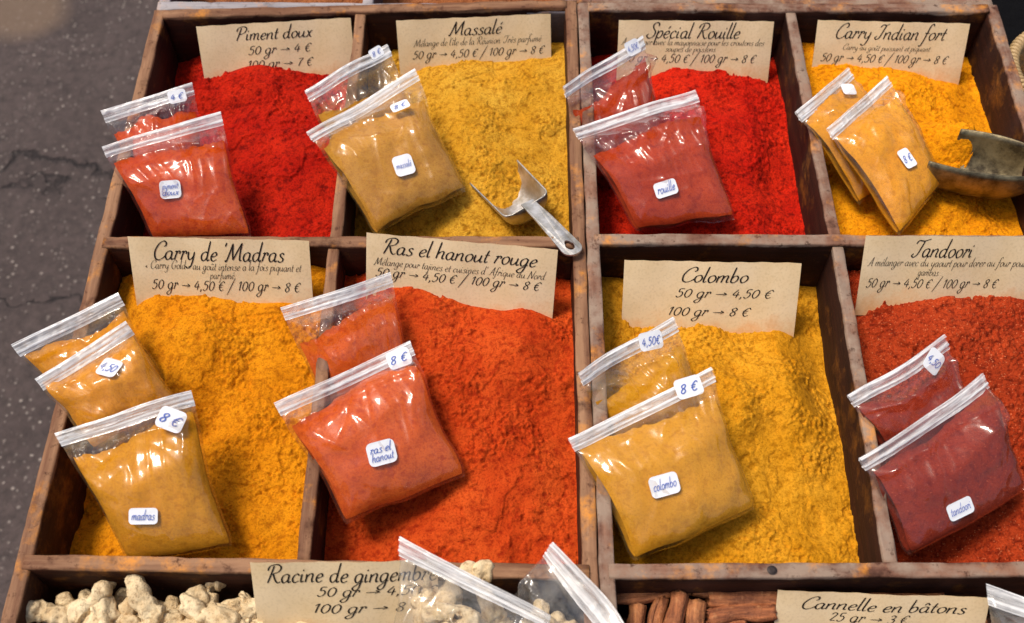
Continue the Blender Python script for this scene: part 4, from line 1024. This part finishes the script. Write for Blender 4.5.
cinn((637, 606), (632, 668), -.040, 0, 'short fat cinnamon stick pointing at the viewer, by the tray side')
cinn((661, 598), (650, 665), -.036, 1, 'narrow cinnamon stick pointing at the viewer, second from the tray side')
cinn((679, 594), (668, 668), -.030, 0, 'long cinnamon stick pointing at the viewer, third from the tray side')
cinn((696, 602), (692, 670), -.034, 2, 'wide orange cinnamon stick pointing at the viewer beside the crosswise ones')
cinn((706, 629), (745, 622), -.040, 1, 'cinnamon stick half hidden at the bottom beside the Cannelle card')
bl_, br_, fr_, fl_ = RC['C']
for layer, z in ((0, -.088), (1, -.068)):
    for i in range(20):
        for j in range(2):
            u = .03+(i+.5)/20*.94; v = .27+.46*j
            q = (bl_*(1-u)+br_*u)*(1-v)+(fl_*(1-u)+fr_*u)*v
            o = bpy.data.objects.new('cinnamon_stick', sm[(i+j) % 4]); COL.objects.link(o); o.location = (q.x, q.y, ZR+z); o.rotation_euler = (i, 0, math.pi/2+rnd.uniform(-.12, .12))
            tag(o, 'cinnamon stick lying low in the layer under the other sticks', 'cinnamon stick', 'lower layer of cinnamon sticks')

# ------------------------------------------------------------------ wicker basket on the black cloth
def basket():
    zb = -.008; c = P(1075, 72, zb); Rr = .060
    cane, n1, b1 = newmat('pale_cane')
    co = n1.nodes.new('ShaderNodeTexCoord').outputs['Object']
    n1.links.new(mixc(n1, nz(n1, co, 90, 4, .6), (.55, .38, .18, 1), (.32, .20, .09, 1)), b1.inputs['Base Color']); b1.inputs['Roughness'].default_value = .55
    root = empty('wicker_basket', (c.x, c.y, ZR-TD-.006), 'small round wicker basket with a coiled pale rim at the right edge', 'basket')
    # coiled rim: one cane wound round and round
    vs, fs = [], []; turns = 74; npt = turns*12; k = 6
    for i in range(npt):
        a = 2*math.pi*i/npt; ph = 2*math.pi*turns*i/npt; rr = .0042
        ctr = Vector((c.x+(Rr+rr*math.cos(ph))*math.cos(a), c.y+(Rr+rr*math.cos(ph))*math.sin(a), ZR+zb+rr*math.sin(ph)))
        rad = Vector((math.cos(a)*math.cos(ph), math.sin(a)*math.cos(ph), math.sin(ph))); tan = Vector((-math.sin(a), math.cos(a), 0))
        for j in range(k):
            b = 2*math.pi*j/k; vs.append(ctr+(rad*math.cos(b)+tan*math.sin(b))*.0024)
    fs = [(i*k+j, i*k+(j+1) % k, ((i+1) % npt)*k+(j+1) % k, ((i+1) % npt)*k+j) for i in range(npt) for j in range(k)]
    mk('rim', vs, fs, cane, root)
    vs = []; nu, nv = 160, 60
    for j in range(nv):
        t = j/(nv-1); z = zb-.004-t*(TD-.016)
        for i in range(nu):
            a = 2*math.pi*i/(nu-1); r_ = Rr*(1-.16*t)+.0016*math.sin(a*24+(math.pi if (j//4) % 2 else 0))
            vs.append((c.x+r_*math.cos(a), c.y+r_*math.sin(a), ZR+z))
    w_ = mk('woven_side', vs, [tuple(q) for q in grid_faces(nu, nv)], cane, root)
    md = w_.modifiers.new('s', 'SOLIDIFY'); md.thickness = .002
    vs = [(c.x+Rr*.85*math.cos(a), c.y+Rr*.85*math.sin(a), ZR-TD+.012+dz) for dz in (0, .003) for a in [2*math.pi*i/40 for i in range(40)]]
    mk('bottom', vs, [tuple(range(39, -1, -1)), tuple(range(40, 80))]+[(i, (i+1) % 40, 40+(i+1) % 40, 40+i) for i in range(40)], cane, root, False)
    return root
basket()
# dark knot in the near bar of the right tray
kv = [bolt_c+Vector((math.cos(a)*r_*1.1, math.sin(a)*r_, .0008-(.0006 if r_ > .002 else 0))) for r_ in (.0034, .0018) for a in [2*math.pi*i/16 for i in range(16)]]
mk('screw_head', kv, [tuple(range(16, 32))]+[(i, (i+1) % 16, 16+(i+1) % 16, 16+i) for i in range(16)], flat('dark_screw', (.03, .02, .018, 1), .6, .4), RROOT, False)
